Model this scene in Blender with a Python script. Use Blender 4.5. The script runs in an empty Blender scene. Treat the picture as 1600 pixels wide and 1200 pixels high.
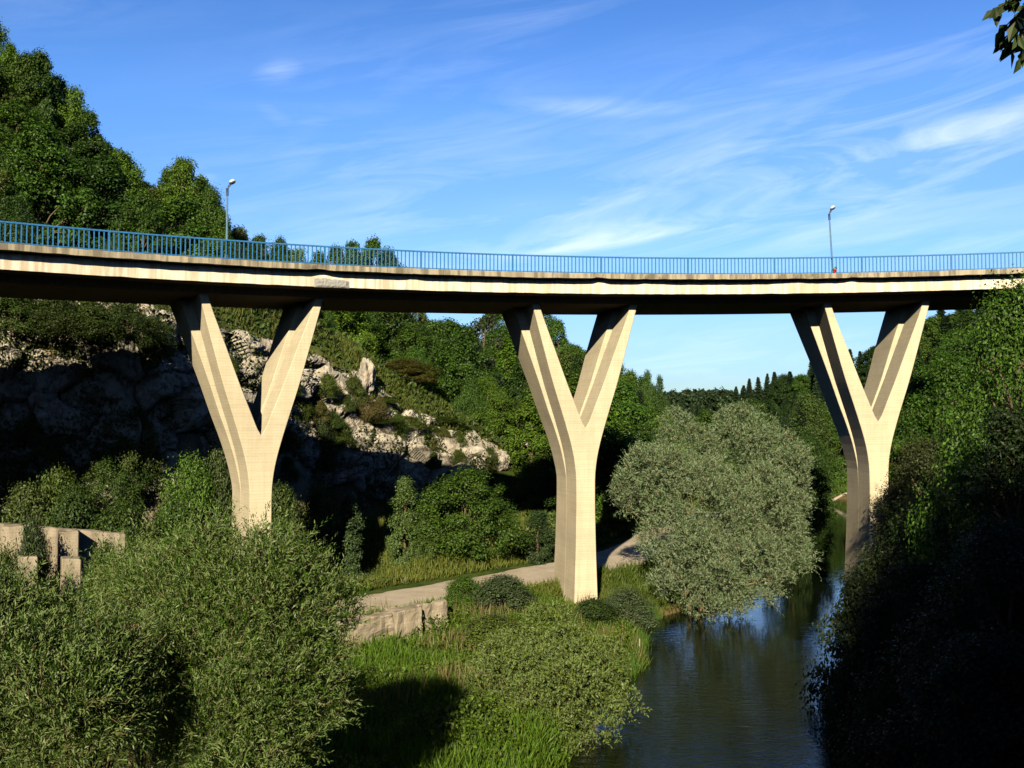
import bpy, bmesh, math, random
import numpy as np
from mathutils import Vector, Matrix, noise as mnoise

SC = bpy.context.scene
COL = SC.collection
F = 1560.0
PITCH = math.atan(60.0 / F)
ZW = -11.3                      # water level (camera eye is z = 0)
rad = math.radians

# ------------------------------------------------------------------ view helpers
def at(px, py, d):
    """pixel of the 1600x1200 photo + forward distance Y -> point in the place"""
    u = (px - 800) / F; v = (600 - py) / F
    k = d / (math.cos(PITCH) - v * math.sin(PITCH))
    return Vector((u * k, d, k * (math.sin(PITCH) + v * math.cos(PITCH))))

def proj(p):
    c, s = math.cos(PITCH), math.sin(PITCH)
    f = p[1] * c + p[2] * s
    v = -p[1] * s + p[2] * c
    return 800 + F * p[0] / f, 600 - F * v / f

# ------------------------------------------------------------------ object helpers
def tag(o, label=None, cat=None, group=None, kind=None):
    if label: o['label'] = label
    if cat: o['category'] = cat
    if group: o['group'] = group
    if kind: o['kind'] = kind
    return o

def link(name, me, mat=None, parent=None, smooth=False):
    o = bpy.data.objects.new(name, me)
    COL.objects.link(o)
    if mat is not None and len(me.materials) == 0:
        me.materials.append(mat)
    if parent is not None: o.parent = parent
    if smooth: me.polygons.foreach_set('use_smooth', [True] * len(me.polygons))
    return o

def empty(name, loc=(0, 0, 0), rz=0.0, label=None, cat=None, group=None):
    o = bpy.data.objects.new(name, None)
    o.empty_display_size = 0.3
    COL.objects.link(o)
    o.location = loc; o.rotation_euler = (0, 0, rz)
    return tag(o, label, cat, group)

def np_mesh(name, verts, faces, mats=None, midx=None, smooth=False):
    """verts (N,3); faces (M,k) with one k"""
    verts = np.asarray(verts, dtype=np.float32); faces = np.asarray(faces, dtype=np.int32)
    me = bpy.data.meshes.new(name)
    m, k = faces.shape
    me.vertices.add(len(verts)); me.vertices.foreach_set('co', verts.ravel())
    me.loops.add(m * k); me.loops.foreach_set('vertex_index', faces.ravel())
    me.polygons.add(m); me.polygons.foreach_set('loop_start', np.arange(0, m * k, k, dtype=np.int32))
    for q in (mats or []): me.materials.append(q)
    if midx is not None: me.polygons.foreach_set('material_index', np.asarray(midx, dtype=np.int32))
    me.polygons.foreach_set('use_smooth', np.full(m, bool(smooth)))
    me.update(calc_edges=True)
    return me

class MB:
    """collects quads / tubes / boxes into one mesh"""
    def __init__(s): s.v = []; s.f = []
    def quad(s, a, b, c, d):
        n = len(s.v); s.v += [tuple(a), tuple(b), tuple(c), tuple(d)]; s.f.append((n, n + 1, n + 2, n + 3))
    def box(s, c, sx, sy, sz, M=None):
        n = len(s.v)
        for dz in (-.5, .5):
            for dx, dy in ((-.5, -.5), (.5, -.5), (.5, .5), (-.5, .5)):
                p = Vector((dx * sx, dy * sy, dz * sz))
                if M is not None: p = M @ p
                s.v.append(tuple(p + Vector(c)))
        for q in ((0, 3, 2, 1), (4, 5, 6, 7), (0, 1, 5, 4), (1, 2, 6, 5), (2, 3, 7, 6), (3, 0, 4, 7)):
            s.f.append(tuple(n + i for i in q))
    def tube(s, pts, rads, sides=8, cap=True):
        pts = [Vector(p) for p in pts]
        n0 = len(s.v)
        for i, p in enumerate(pts):
            t = (pts[min(i + 1, len(pts) - 1)] - pts[max(i - 1, 0)])
            t = t.normalized() if t.length > 1e-9 else Vector((0, 0, 1))
            ref = Vector((0, 0, 1)) if abs(t.z) < .9 else Vector((1, 0, 0))
            a = t.cross(ref).normalized(); b = t.cross(a)
            for k in range(sides):
                w = 2 * math.pi * k / sides
                s.v.append(tuple(p + (a * math.cos(w) + b * math.sin(w)) * rads[i]))
        for i in range(len(pts) - 1):
            for k in range(sides):
                k2 = (k + 1) % sides
                s.f.append((n0 + i * sides + k, n0 + i * sides + k2, n0 + (i + 1) * sides + k2, n0 + (i + 1) * sides + k))
        if cap:
            e = n0 + (len(pts) - 1) * sides
            c = len(s.v); s.v.append(tuple(pts[-1]))
            for k in range(0, sides, 2):
                s.f.append((e + k, e + (k + 1) % sides, e + (k + 2) % sides, c))
    def mesh(s, name, mat=None, smooth=False):
        return np_mesh(name, np.array(s.v), np.array(s.f), [mat] if mat else None, None, smooth)

# ------------------------------------------------------------------ materials
def new_mat(name):
    m = bpy.data.materials.new(name); m.use_nodes = True
    nt = m.node_tree; nt.nodes.clear()
    return m, nt, nt.nodes, nt.links

def N(nt, typ, **kw):
    n = nt.nodes.new(typ)
    for k, v in kw.items():
        if k == 'inp':
            for a, b in v.items(): n.inputs[a].default_value = b
        else: setattr(n, k, v)
    return n

def ramp(nt, stops, interp='LINEAR'):
    r = nt.nodes.new('ShaderNodeValToRGB'); r.color_ramp.interpolation = interp
    e = r.color_ramp.elements
    while len(e) < len(stops): e.new(.5)
    for x, (p, c) in zip(e, stops):
        x.position = p; x.color = (c[0], c[1], c[2], 1) if not isinstance(c, (int, float)) else (c, c, c, 1)
    return r

def mixc(nt, fac, a, b, mode='MIX'):
    m = nt.nodes.new('ShaderNodeMix'); m.data_type = 'RGBA'; m.blend_type = mode
    for sock, val in ((0, fac), (6, a), (7, b)):
        if hasattr(val, 'is_linked') or hasattr(val, 'links'): nt.links.new(val, m.inputs[sock])
        elif sock == 0: m.inputs[0].default_value = val
        else: m.inputs[sock].default_value = (val[0], val[1], val[2], 1)
    return m.outputs[2]

def noise(nt, vec, scale, detail=4, rough=.55, dist=0.0):
    n = N(nt, 'ShaderNodeTexNoise', inp={'Scale': scale, 'Detail': detail, 'Roughness': rough, 'Distortion': dist})
    if vec is not None: nt.links.new(vec, n.inputs['Vector'])
    return n.outputs['Fac']

def coords(nt, scale=(1, 1, 1), kind='Object'):
    t = N(nt, 'ShaderNodeTexCoord'); m = N(nt, 'ShaderNodeMapping', inp={'Scale': scale})
    nt.links.new(t.outputs[kind], m.inputs['Vector']); return m.outputs['Vector']

def finish(nt, color, rough=.8, bump=None, bstr=.3, bdist=.05, spec=.3, metal=0.0):
    b = N(nt, 'ShaderNodeBsdfPrincipled')
    b.inputs['Specular IOR Level'].default_value = spec; b.inputs['Metallic'].default_value = metal
    if hasattr(color, 'links'): nt.links.new(color, b.inputs['Base Color'])
    else: b.inputs['Base Color'].default_value = (*color, 1)
    if hasattr(rough, 'links'): nt.links.new(rough, b.inputs['Roughness'])
    else: b.inputs['Roughness'].default_value = rough
    if bump is not None:
        u = N(nt, 'ShaderNodeBump', inp={'Strength': bstr, 'Distance': bdist})
        nt.links.new(bump, u.inputs['Height']); nt.links.new(u.outputs['Normal'], b.inputs['Normal'])
    o = N(nt, 'ShaderNodeOutputMaterial'); nt.links.new(b.outputs[0], o.inputs[0])
    return b

def foliage_mat(name, rough=.5, spec=.35, trans=.32, vary=.55, under=None):
    """leaf colour comes from the object's own colour; every leaf varies a little"""
    m, nt, nd, L = new_mat(name)
    oi = N(nt, 'ShaderNodeObjectInfo'); g = N(nt, 'ShaderNodeNewGeometry')
    hs = N(nt, 'ShaderNodeHueSaturation')
    mr = N(nt, 'ShaderNodeMapRange', inp={3: 1 - vary, 4: 1 + vary}); L.new(g.outputs['Random Per Island'], mr.inputs[0])
    mh = N(nt, 'ShaderNodeMapRange', inp={3: .485, 4: .512})
    wn = N(nt, 'ShaderNodeTexWhiteNoise', noise_dimensions='1D'); L.new(g.outputs['Random Per Island'], wn.inputs['W'])
    L.new(wn.outputs['Value'], mh.inputs[0])
    L.new(oi.outputs['Color'], hs.inputs['Color']); L.new(mr.outputs[0], hs.inputs['Value']); L.new(mh.outputs[0], hs.inputs['Hue'])
    col = hs.outputs[0]
    if under is not None:
        col = mixc(nt, g.outputs['Backfacing'], col, under)
    b = N(nt, 'ShaderNodeBsdfPrincipled', inp={'Roughness': rough, 'Specular IOR Level': spec}); L.new(col, b.inputs['Base Color'])
    t = N(nt, 'ShaderNodeBsdfTranslucent')
    tc = mixc(nt, 1.0, col, (1.15, 1.25, .55), 'MULTIPLY'); L.new(tc, t.inputs['Color'])
    x = N(nt, 'ShaderNodeMixShader', inp={0: trans}); L.new(b.outputs[0], x.inputs[1]); L.new(t.outputs[0], x.inputs[2])
    o = N(nt, 'ShaderNodeOutputMaterial'); L.new(x.outputs[0], o.inputs[0])
    return m

def bark_mat(name, c):
    m, nt, nd, L = new_mat(name)
    v = coords(nt, (6, 6, 1.2)); n = noise(nt, v, 3.0, 5, .65)
    r = ramp(nt, [(.3, tuple(x * .45 for x in c)), (.7, c)]); L.new(n, r.inputs[0])
    finish(nt, r.outputs[0], .9, n, .5, .03, .1); return m

M_LEAF = foliage_mat('leaf green')
M_NEEDLE = foliage_mat('conifer needles', .6, .2, .12, .4)
M_SILVER = foliage_mat('silver willow leaf', .5, .3, .24, .4, under=(.21, .275, .155))
M_WILLOW = foliage_mat('willow leaf', .42, .3, .26, .75, under=(.15, .215, .068))
M_GRASS = foliage_mat('grass blade', .55, .3, .38, .35)
M_BARK = bark_mat('tree bark', (.16, .12, .08)); M_WBARK = bark_mat('willow bark', (.24, .18, .10))

def concrete_mat(name, base, streak, seed, board=True, dirt=.5, scale=1.0):
    m, nt, nd, L = new_mat(name)
    big = noise(nt, coords(nt, (.35, .35, .35)), 1.0, 5, .6)
    vs = coords(nt, (4.5 * scale, 4.5 * scale, .22)); st = noise(nt, vs, 1.3, 5, .62, .4)
    fine = noise(nt, coords(nt), 14, 4, .7)
    r1 = ramp(nt, [(.28, tuple(x * .74 for x in base)), (.5, tuple(x * .93 for x in base)), (.72, base)]); L.new(big, r1.inputs[0])
    r2 = ramp(nt, [(.42, 0), (.58, dirt)]); L.new(st, r2.inputs[0])
    c = mixc(nt, r2.outputs[0], r1.outputs[0], streak)
    r3 = ramp(nt, [(.3, .86), (.7, 1.05)]); L.new(fine, r3.inputs[0])
    c = mixc(nt, 1.0, c, r3.outputs[0], 'MULTIPLY')
    h = fine
    if board:
        vz = coords(nt, (.05, .05, 1.0))
        w = noise(nt, vz, 7.0, 2, .5)
        rb = ramp(nt, [(.42, .95), (.5, 1.0), (.58, 1.01)]); L.new(w, rb.inputs[0])
        c = mixc(nt, 1.0, c, rb.outputs[0], 'MULTIPLY')
        wv = N(nt, 'ShaderNodeTexWave', wave_type='BANDS', bands_direction='Z', inp={'Scale': 2.2, 'Distortion': .5, 'Detail': 2, 'Detail Scale': 1.5})
        L.new(coords(nt, (.25, .25, 1.0)), wv.inputs['Vector'])
        rw = ramp(nt, [(.0, .89), (.14, 1.0)]); L.new(wv.outputs['Fac'], rw.inputs[0])
        c = mixc(nt, 1.0, c, rw.outputs[0], 'MULTIPLY')
    finish(nt, c, .88, h, .25, .02, .2)
    return m

M_PIER = concrete_mat('board marked pier concrete', (.62, .55, .40), (.47, .41, .28), 1, True, .42)
M_FASCIA = concrete_mat('fascia concrete', (.62, .53, .39), (.82, .79, .70), 2, False, .65, .6)
M_CORNICE = concrete_mat('weathered cornice concrete', (.42, .37, .27), (.13, .115, .085), 3, False, .8, .6)
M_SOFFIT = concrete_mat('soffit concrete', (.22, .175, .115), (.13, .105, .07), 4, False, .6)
M_SPALL = concrete_mat('broken grey concrete', (.36, .36, .35), (.22, .22, .22), 5, False, .6, 3)
M_RUIN = concrete_mat('old pinkish wall concrete', (.40, .345, .265), (.18, .155, .11), 6, True, .7, .3)

def simple(name, c, rough=.5, spec=.4, metal=0.0, n_scale=0, n_amt=.2):
    m, nt, nd, L = new_mat(name)
    if n_scale:
        n = noise(nt, coords(nt), n_scale, 5, .6)
        r = ramp(nt, [(.3, tuple(x * (1 - n_amt) for x in c)), (.7, tuple(min(1, x * (1 + n_amt)) for x in c))]); L.new(n, r.inputs[0])
        finish(nt, r.outputs[0], rough, n, .15, .01, spec, metal)
    else:
        finish(nt, c, rough, None, 0, 0, spec, metal)
    return m

M_BLUE = simple('blue railing paint', (.028, .150, .370), .45, .4, 0, 9, .25)
M_LAMPP = simple('lamp post paint', (.10, .19, .30), .5, .4, 0, 8, .2)
M_DARKM = simple('lamp housing dark', (.035, .05, .08), .5, .4)
M_GLOBE = simple('lamp cover opal', (.55, .55, .52), .25, .5)
M_ASPH = simple('asphalt', (.05, .05, .05), .9, .2, 0, 20, .3)
M_WOOD = simple('grey wood', (.34, .30, .24), .8, .2, 0, 18, .3)
M_RED = simple('red petals', (.55, .02, .02), .6, .3)
M_WHITE = simple('white wrapping', (.78, .80, .70), .6, .3)
M_STEM = simple('flower leaves', (.08, .16, .03), .6, .3)

# ------------------------------------------------------------------ bridge plan curve
CX, CY, R0 = 21.0, -13.9, 70.0
def arc(phi, r=0.0):
    R = R0 + r
    return CX + R * math.sin(phi), CY + R * math.cos(phi)
def rail_h(phi):
    s = max(-60, min(35, R0 * phi))
    return 9.43 + .0222 * s + .0000444 * s * s
def phi_at_px(px, r=0.0):
    k = (px - 800) / F
    lo, hi = -1.0, .6
    for _ in range(60):
        m = (lo + hi) / 2; x, y = arc(m, r)
        if x / y < k: lo = m
        else: hi = m
    return (lo + hi) / 2

# ------------------------------------------------------------------ ground
RIV = np.array([(10, -60, 6), (6, 0, 6), (6.5, 22, 5.5), (7.2, 33, 5.1), (9.1, 40, 5.4), (11.3, 45, 5.1), (13.6, 54, 6.2), (19, 61, 5.6), (26, 73, 5.5), (37, 105, 5.5),
                (46, 138, 6), (62, 150, 6), (95, 154, 6), (150, 150, 6)], float)
ROAD = np.array([(-44, 36), (-30, 39), (-16, 46), (-8.2, 51.6), (-3.8, 57), (0, 61.4), (6, 68.5), (10, 76), (13.5, 88), (20, 108)], float)
def poly_dist(P, X, Y, w=None):
    best = np.full(X.shape, 1e9); wid = np.zeros(X.shape)
    for i in range(len(P) - 1):
        a, b = P[i], P[i + 1]
        dx, dy = b[0] - a[0], b[1] - a[1]
        t = np.clip(((X - a[0]) * dx + (Y - a[1]) * dy) / (dx * dx + dy * dy), 0, 1)
        d = np.hypot(X - a[0] - t * dx, Y - a[1] - t * dy)
        u = d < best
        best = np.where(u, d, best)
        if w is not None: wid = np.where(u, a[2] + t * (b[2] - a[2]), wid)
    return best, wid

CREST = [(-160, 395, 56.5), (-70, 420, 57), (0, 440, 57.6), (100, 452, 58.8), (180, 458, 60), (250, 482, 61.3), (340, 505, 66), (420, 545, 70.5), (500, 562, 78), (560, 575, 82), (600, 608, 84),
         (640, 648, 86), (700, 668, 88), (760, 688, 90), (800, 716, 92)]
FOOT = [(-160, 800, 55.5), (-70, 800, 56), (0, 805, 56.8), (100, 808, 58.2), (180, 808, 59.2), (250, 806, 60.6), (340, 808, 64.5), (420, 812, 70), (500, 818, 76), (560, 800, 77.5), (600, 795, 79),
        (640, 788, 81), (700, 776, 84), (760, 765, 86.5), (800, 757, 89)]
CP = []
for (a, b, d) in CREST:
    p = at(a, b, d)
    k = max(0, min(1, (470 - a) / 200))          # steep part: the ground climbs behind the rock face, less abruptly than the face
    CP.append((p.x, p.y + .3 + 1.7 * k, p.z - .4 - .5 * k))
    if a < 480: CP.append((p.x - .5, p.y + 6, p.z + .8)); CP.append((p.x - 1, p.y + 12, p.z + 2.6))
for (a, b, d) in FOOT: CP.append(tuple(at(a, b, d)))
CP += [(-4, 35, -10.7), (0, 45, -10.5), (3, 52, -10.2), (-8, 45, -10.3), (-15, 35, -10.2), (-25, 30, -9.5), (-10, 50, -9.8), (-16, 52, -9.2), (-20, 52, -8.6),
       (-12.5, 57, -9.0), (-26, 52, -8.2), (-30, 46, -8.0), (0, 66, -9.0), (4, 72, -9.0), (-4.5, 68, -7.9), (3.4, 54.5, -10.8), (5.4, 54.5, -10.9), (-8, 70, -7.4), (-3, 76, -7.0), (8, 68, -9.6), (8, 60, -10.4), (12, 66, -10.4),
       (6, 84, -8.0), (16, 84, -9.6), (10, 96, -7.0), (24, 100, -9.5), (22, 118, -8), (33, 128, -9.6), (38, 148, -9.8), (52, 162, -9.6), (44, 170, -9), (30, 150, -9),
       # left hill
       (-56, 110, 32), (-51, 112, 27), (-46, 111, 21), (-38, 114, 17), (-31, 116, 12), (-29, 125, 12), (-16.7, 130, 10), (-6, 130, 3.5), (6, 140, 4), (14, 150, 0), (25, 170, -7),
       (-9, 100, 2.0), (0, 100, -2.2), (-20, 98, 6.5), (-30, 90, 9), (-40, 88, 14), (-48, 84, 18), (-44, 78, 15), (-70, 110, 44), (-90, 110, 55), (-60, 80, 30), (-16, 180, 8), (0, 190, 1), (-60, 180, 38),
       (-40, 45, 6), (-40, 30, 6.5), (-36, 34, 3), (-52, 30, 13), (-60, 50, 22), (-33, 46, -5.5),
       # right bank and right hill
       (24, 60, -10.2), (24, 50, -9.6), (33, 75, -9.8), (34.6, 90, -4), (40, 80, -4.5), (45, 110, -5), (56, 130, -3), (74, 170, 7.4), (82, 160, 11), (69, 200, 5), (70, 250, 3), (67, 350, 1),
       (54, 350, 1), (95, 150, 18), (60, 100, 4), (80, 110, 14), (52, 46, 6), (42, 56, -2), (62, 60, 8), (100, 80, 22), (130, 160, 34), (150, 300, 24), (40, 260, -6), (20, 300, -4), (55, 200, -7), (40, 185, -8.5),
       # near the camera
       (0, -3, -1.7), (0, 3, -2.4), (-6, 0, -2.6), (8, 3, -2.0), (3, 14, -8.5), (-8, 14, -9.0), (-4, 22, -10.6), (-14, 22, -9.6), (-28, 12, -6), (14, 16, -7.5), (13.5, 26, -10.3), (17, 33, -9.6), (20, 42, -9.6),
       (24, 30, -5.5), (30, 40, -3.5), (34, 22, 1.5), (22, 8, 2.5), (26, -2, 5.5), (36, 0, 9), (48, 10, 12), (14, -6, 1.2), (20, -22, 12), (30, -16, 14), (12, -18, 8), (40, -14, 16), (0, -20, 0.5), (-20, -20, -1), (-30, -10, -3), (-45, 0, 4),
       # far field
       (-300, 100, 120), (-300, 400, 90), (-100, 400, 14), (0, 500, 0), (100, 500, 10), (300, 300, 60), (300, 0, 60), (100, -40, 40), (-100, -40, 20), (0, -150, 10), (0, 900, 2), (500, 900, 40), (-500, 900, 60),
       (160, -150, 60), (-200, -150, 30), (1500, 1500, 60), (-1500, 1500, 60), (0, 2500, 20), (1500, -600, 60), (-1500, -600, 60)]
CP = np.array(CP, float)
def tps_k(r2): return np.where(r2 > 0, r2 * np.log(np.maximum(r2, 1e-12)), 0)
_n = len(CP); _S = 50.0
_xy = CP[:, :2] / _S
_A = np.zeros((_n + 3, _n + 3))
_A[:_n, :_n] = tps_k(((_xy[:, None] - _xy[None]) ** 2).sum(-1)) + np.eye(_n) * .004
_A[:_n, _n] = 1; _A[:_n, _n + 1:] = _xy; _A[_n, :_n] = 1; _A[_n + 1:, :_n] = _xy.T
_w = np.linalg.solve(_A, np.concatenate([CP[:, 2], np.zeros(3)]))
def height(X, Y):
    X = np.asarray(X, float); Y = np.asarray(Y, float); sh = X.shape
    x = X.ravel(); y = Y.ravel(); q = np.stack([x, y], 1) / _S
    z = np.empty(len(x))
    for i in range(0, len(x), 4000):
        a = q[i:i + 4000]
        z[i:i + 4000] = tps_k(((a[:, None] - _xy[None]) ** 2).sum(-1)) @ _w[:_n] + _w[_n] + a @ _w[_n + 1:]
    d, w = poly_dist(RIV, x, y, True)
    z = np.maximum(z, -10.75 + .25 * np.clip((d - w) / 3, 0, 1))
    rd, _ = poly_dist(ROAD, x, y)
    k = np.clip((5.2 - rd) / 2.0, 0, 1); k = k * k * (3 - 2 * k)
    z = z * (1 - k) + (-9.5) * k
    e = d - w
    c = np.clip((1.4 - e) / 2.0, 0, 1); c = c * c * (3 - 2 * c)
    z = z * (1 - c) + (ZW - 1.2) * c
    return z.reshape(sh)
def gz(x, y): return float(height(np.array([x]), np.array([y]))[0])

def spaced(lo, hi, fine_lo, fine_hi, step, grow=1.18):
    a = list(np.arange(fine_lo, fine_hi + 1e-6, step))
    s = step; x = fine_hi
    while x < hi: s = min(s * grow, 120); x += s; a.append(x)
    s = step; x = fine_lo; b = []
    while x > lo: s = min(s * grow, 120); x -= s; b.append(x)
    return np.array(b[::-1] + a)

def build_ground():
    gx = spaced(-2500, 2500, -46, 48, .8); gy = spaced(-900, 3500, 18, 112, .8)
    X, Y = np.meshgrid(gx, gy); Z = height(X, Y)
    ny, nx = X.shape
    V = np.stack([X, Y, Z], -1).reshape(-1, 3)
    rr = np.random.RandomState(3)
    for i in range(len(V)):
        x, y, z = V[i]
        if abs(x) < 150 and -40 < y < 400 and z > ZW + .3:
            V[i, 2] += .22 * mnoise.fractal((x * .35, y * .35, 3.1), 1.0, 2.1, 4)
    rd, _ = poly_dist(ROAD, V[:, 0], V[:, 1])
    V[rd < 4.0, 2] = -9.5
    I = np.arange(ny * nx).reshape(ny, nx)
    Fc = np.stack([I[:-1, :-1], I[:-1, 1:], I[1:, 1:], I[1:, :-1]], -1).reshape(-1, 4)
    m, nt, nd, L = new_mat('grassy ground')
    g = N(nt, 'ShaderNodeNewGeometry'); sep = N(nt, 'ShaderNodeSeparateXYZ'); L.new(g.outputs['True Normal'], sep.inputs[0])
    sp = N(nt, 'ShaderNodeSeparateXYZ'); L.new(g.outputs['Position'], sp.inputs[0])
    n1 = noise(nt, coords(nt), .35, 6, .6); n2 = noise(nt, coords(nt), 2.4, 5, .7)
    r = ramp(nt, [(.3, (.030, .062, .010)), (.5, (.062, .098, .016)), (.7, (.115, .115, .030))]); L.new(n1, r.inputs[0])
    r2 = ramp(nt, [(.3, .6), (.7, 1.3)]); L.new(n2, r2.inputs[0])
    c = mixc(nt, 1.0, r.outputs[0], r2.outputs[0], 'MULTIPLY')
    rk = ramp(nt, [(.30, 1), (.48, 0)]); L.new(sep.outputs['Z'], rk.inputs[0])
    c = mixc(nt, rk.outputs[0], c, (.20, .165, .12))
    mud = N(nt, 'ShaderNodeMapRange', inp={1: ZW + .15, 2: ZW + .55, 3: 1.0, 4: 0.0}); L.new(sp.outputs['Z'], mud.inputs[0])
    c = mixc(nt, mud.outputs[0], c, (.16, .11, .055))
    finish(nt, c, .95, n2, .6, .12, .1)
    o = link('ground', np_mesh('ground', V, Fc, [m], None, True)); tag(o, kind='structure')

    # gravel road, a thin sheet on the levelled strip
    P = []
    for i in range(len(ROAD) - 1):
        for t in np.linspace(0, 1, 12, endpoint=False): P.append(ROAD[i] * (1 - t) + ROAD[i + 1] * t)
    P = np.array(P)
    for _ in range(12): P[1:-1] = .25 * P[:-2] + .5 * P[1:-1] + .25 * P[2:]
    T = np.gradient(P, axis=0); T /= np.linalg.norm(T, axis=1)[:, None]; Nn = np.stack([-T[:, 1], T[:, 0]], 1)
    cols = 9; V = []
    for i in range(len(P)):
        wl = 2.45 + .35 * mnoise.noise((i * .23, 1.7, 0)) + .2 * mnoise.noise((i * .9, 4.7, 0)); wr = 3.3 + .35 * mnoise.noise((i * .23, 9.2, 0)) + .2 * mnoise.noise((i * .9, 2.7, 0))
        for k in range(cols):
            s = -wr + (wl + wr) * k / (cols - 1)
            q = P[i] + Nn[i] * s
            V.append((q[0], q[1], -9.5 + .05 + .03 * math.sin(k * math.pi / (cols - 1)) - (.09 if k in (0, cols - 1) else 0)))
    I = np.arange(len(P) * cols).reshape(len(P), cols)
    Fc = np.stack([I[:-1, :-1], I[:-1, 1:], I[1:, 1:], I[1:, :-1]], -1).reshape(-1, 4)
    m, nt, nd, L = new_mat('pale gravel')
    n1 = noise(nt, coords(nt), .8, 5, .6); n2 = noise(nt, coords(nt), 22, 3, .7)
    r = ramp(nt, [(.3, (.44, .37, .28)), (.7, (.60, .53, .42))]); L.new(n1, r.inputs[0])
    r2 = ramp(nt, [(.3, .75), (.7, 1.15)]); L.new(n2, r2.inputs[0])
    c = mixc(nt, 1.0, r.outputs[0], r2.outputs[0], 'MULTIPLY')
    finish(nt, c, .95, n2, .4, .03, .1)
    o = link('gravel_road', np_mesh('gravel_road', V, Fc, [m], None, True)); tag(o, kind='structure')

    # river
    m, nt, nd, L = new_mat('river water')
    v = coords(nt, (.55, 1.9, 1)); a = noise(nt, v, 1.6, 3, .55, .6); b_ = noise(nt, coords(nt, (1.3, 4.2, 1)), 1.9, 2, .5, .3)
    ad = N(nt, 'ShaderNodeMath', operation='MULTIPLY_ADD', inp={1: .35}); L.new(b_, ad.inputs[0]); L.new(a, ad.inputs[2])
    gp = N(nt, 'ShaderNodeNewGeometry'); sy = N(nt, 'ShaderNodeSeparateXYZ'); L.new(gp.outputs['Position'], sy.inputs[0])
    fo = N(nt, 'ShaderNodeMapRange', inp={1: 36.0, 2: 62.0, 3: 1.0, 4: .12}); L.new(sy.outputs['Y'], fo.inputs[0])
    mu = N(nt, 'ShaderNodeMath', operation='MULTIPLY'); L.new(ad.outputs[0], mu.inputs[0]); L.new(fo.outputs[0], mu.inputs[1])
    bs = finish(nt, (.004, .007, .003), .02, mu.outputs[0], .6, .05, .5); bs.inputs['IOR'].default_value = 1.33
    xs = np.linspace(-20, 160, 3); ys = np.linspace(-60, 175, 3)
    V = [(x, y, ZW) for y in ys for x in xs]; I = np.arange(9).reshape(3, 3)
    Fc = np.stack([I[:-1, :-1], I[:-1, 1:], I[1:, 1:], I[1:, :-1]], -1).reshape(-1, 4)
    o = link('river', np_mesh('river', V, Fc, [m])); tag(o, kind='structure')

def rock_material():
    m, nt, nd, L = new_mat('limestone')
    n1 = noise(nt, coords(nt), .5, 6, .62, .3); n2 = noise(nt, coords(nt), 3.2, 6, .7); n3 = noise(nt, coords(nt, (1, 1, .25)), .9, 5, .65, .5); n4 = noise(nt, coords(nt, (1.6, 1.6, .30)), 1.6, 5, .7, .8)
    r = ramp(nt, [(.28, (.24, .21, .165)), (.5, (.42, .385, .32)), (.72, (.54, .505, .44))]); L.new(n1, r.inputs[0])
    ro = ramp(nt, [(.56, 0), (.70, .65)]); L.new(n3, ro.inputs[0])
    c = mixc(nt, ro.outputs[0], r.outputs[0], (.36, .22, .10))
    r2 = ramp(nt, [(.3, .72), (.55, 1.0), (.75, 1.1)]); L.new(n2, r2.inputs[0])
    c = mixc(nt, 1.0, c, r2.outputs[0], 'MULTIPLY')
    r4 = ramp(nt, [(.36, .58), (.50, 1.0)]); L.new(n4, r4.inputs[0]); c = mixc(nt, 1.0, c, r4.outputs[0], 'MULTIPLY')
    finish(nt, c, .9, n2, .7, .15, .15); return m
M_ROCK = rock_material()

def _facet(q, k, tilt):
    """one stepped, tilted facet per cell and a dark crack between cells"""
    d, pts = mnoise.voronoi(q)
    c = pts[0]; r = mnoise.cell_vector(c * 7.31 + Vector((k, k * 2, 3)))
    v = (r.x - .5) * 1.0 + (q - c).dot(Vector((r.y - .5, r.z - .5, r.x - .5))) * tilt
    g = d[1] - d[0]
    return v - .55 * math.exp(-g * 9)
def rock_disp(p, amp=1.0):
    """craggy limestone displacement, metres"""
    P = Vector(p)
    w = Vector((mnoise.noise(P * .45), mnoise.noise(P * .45 + Vector((5, 1, 2))), mnoise.noise(P * .45 + Vector((1, 7, 3)))))
    q = Vector((P.x * .30 + P.z * .10, P.y * .30, P.z * .42 - P.x * .08)) + w * .35
    q2 = Vector((P.x * .85 + P.z * .3, P.y * .85, P.z * .95 - P.x * .2)) + w * .5
    q3 = P * 2.3 + w * .8
    bed = abs(((P.z * .8 + P.x * .35 + w.x * .9) % 1.0) - .5) * 2
    return amp * (.90 * _facet(q, 1, 1.3) + .18 * _facet(q2, 2, 1.4) + .05 * _facet(q3, 3, 1.6) + .16 * bed ** 3 + .10 * mnoise.fractal(P * 1.8, 1.0, 2.2, 4) + .2)

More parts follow.
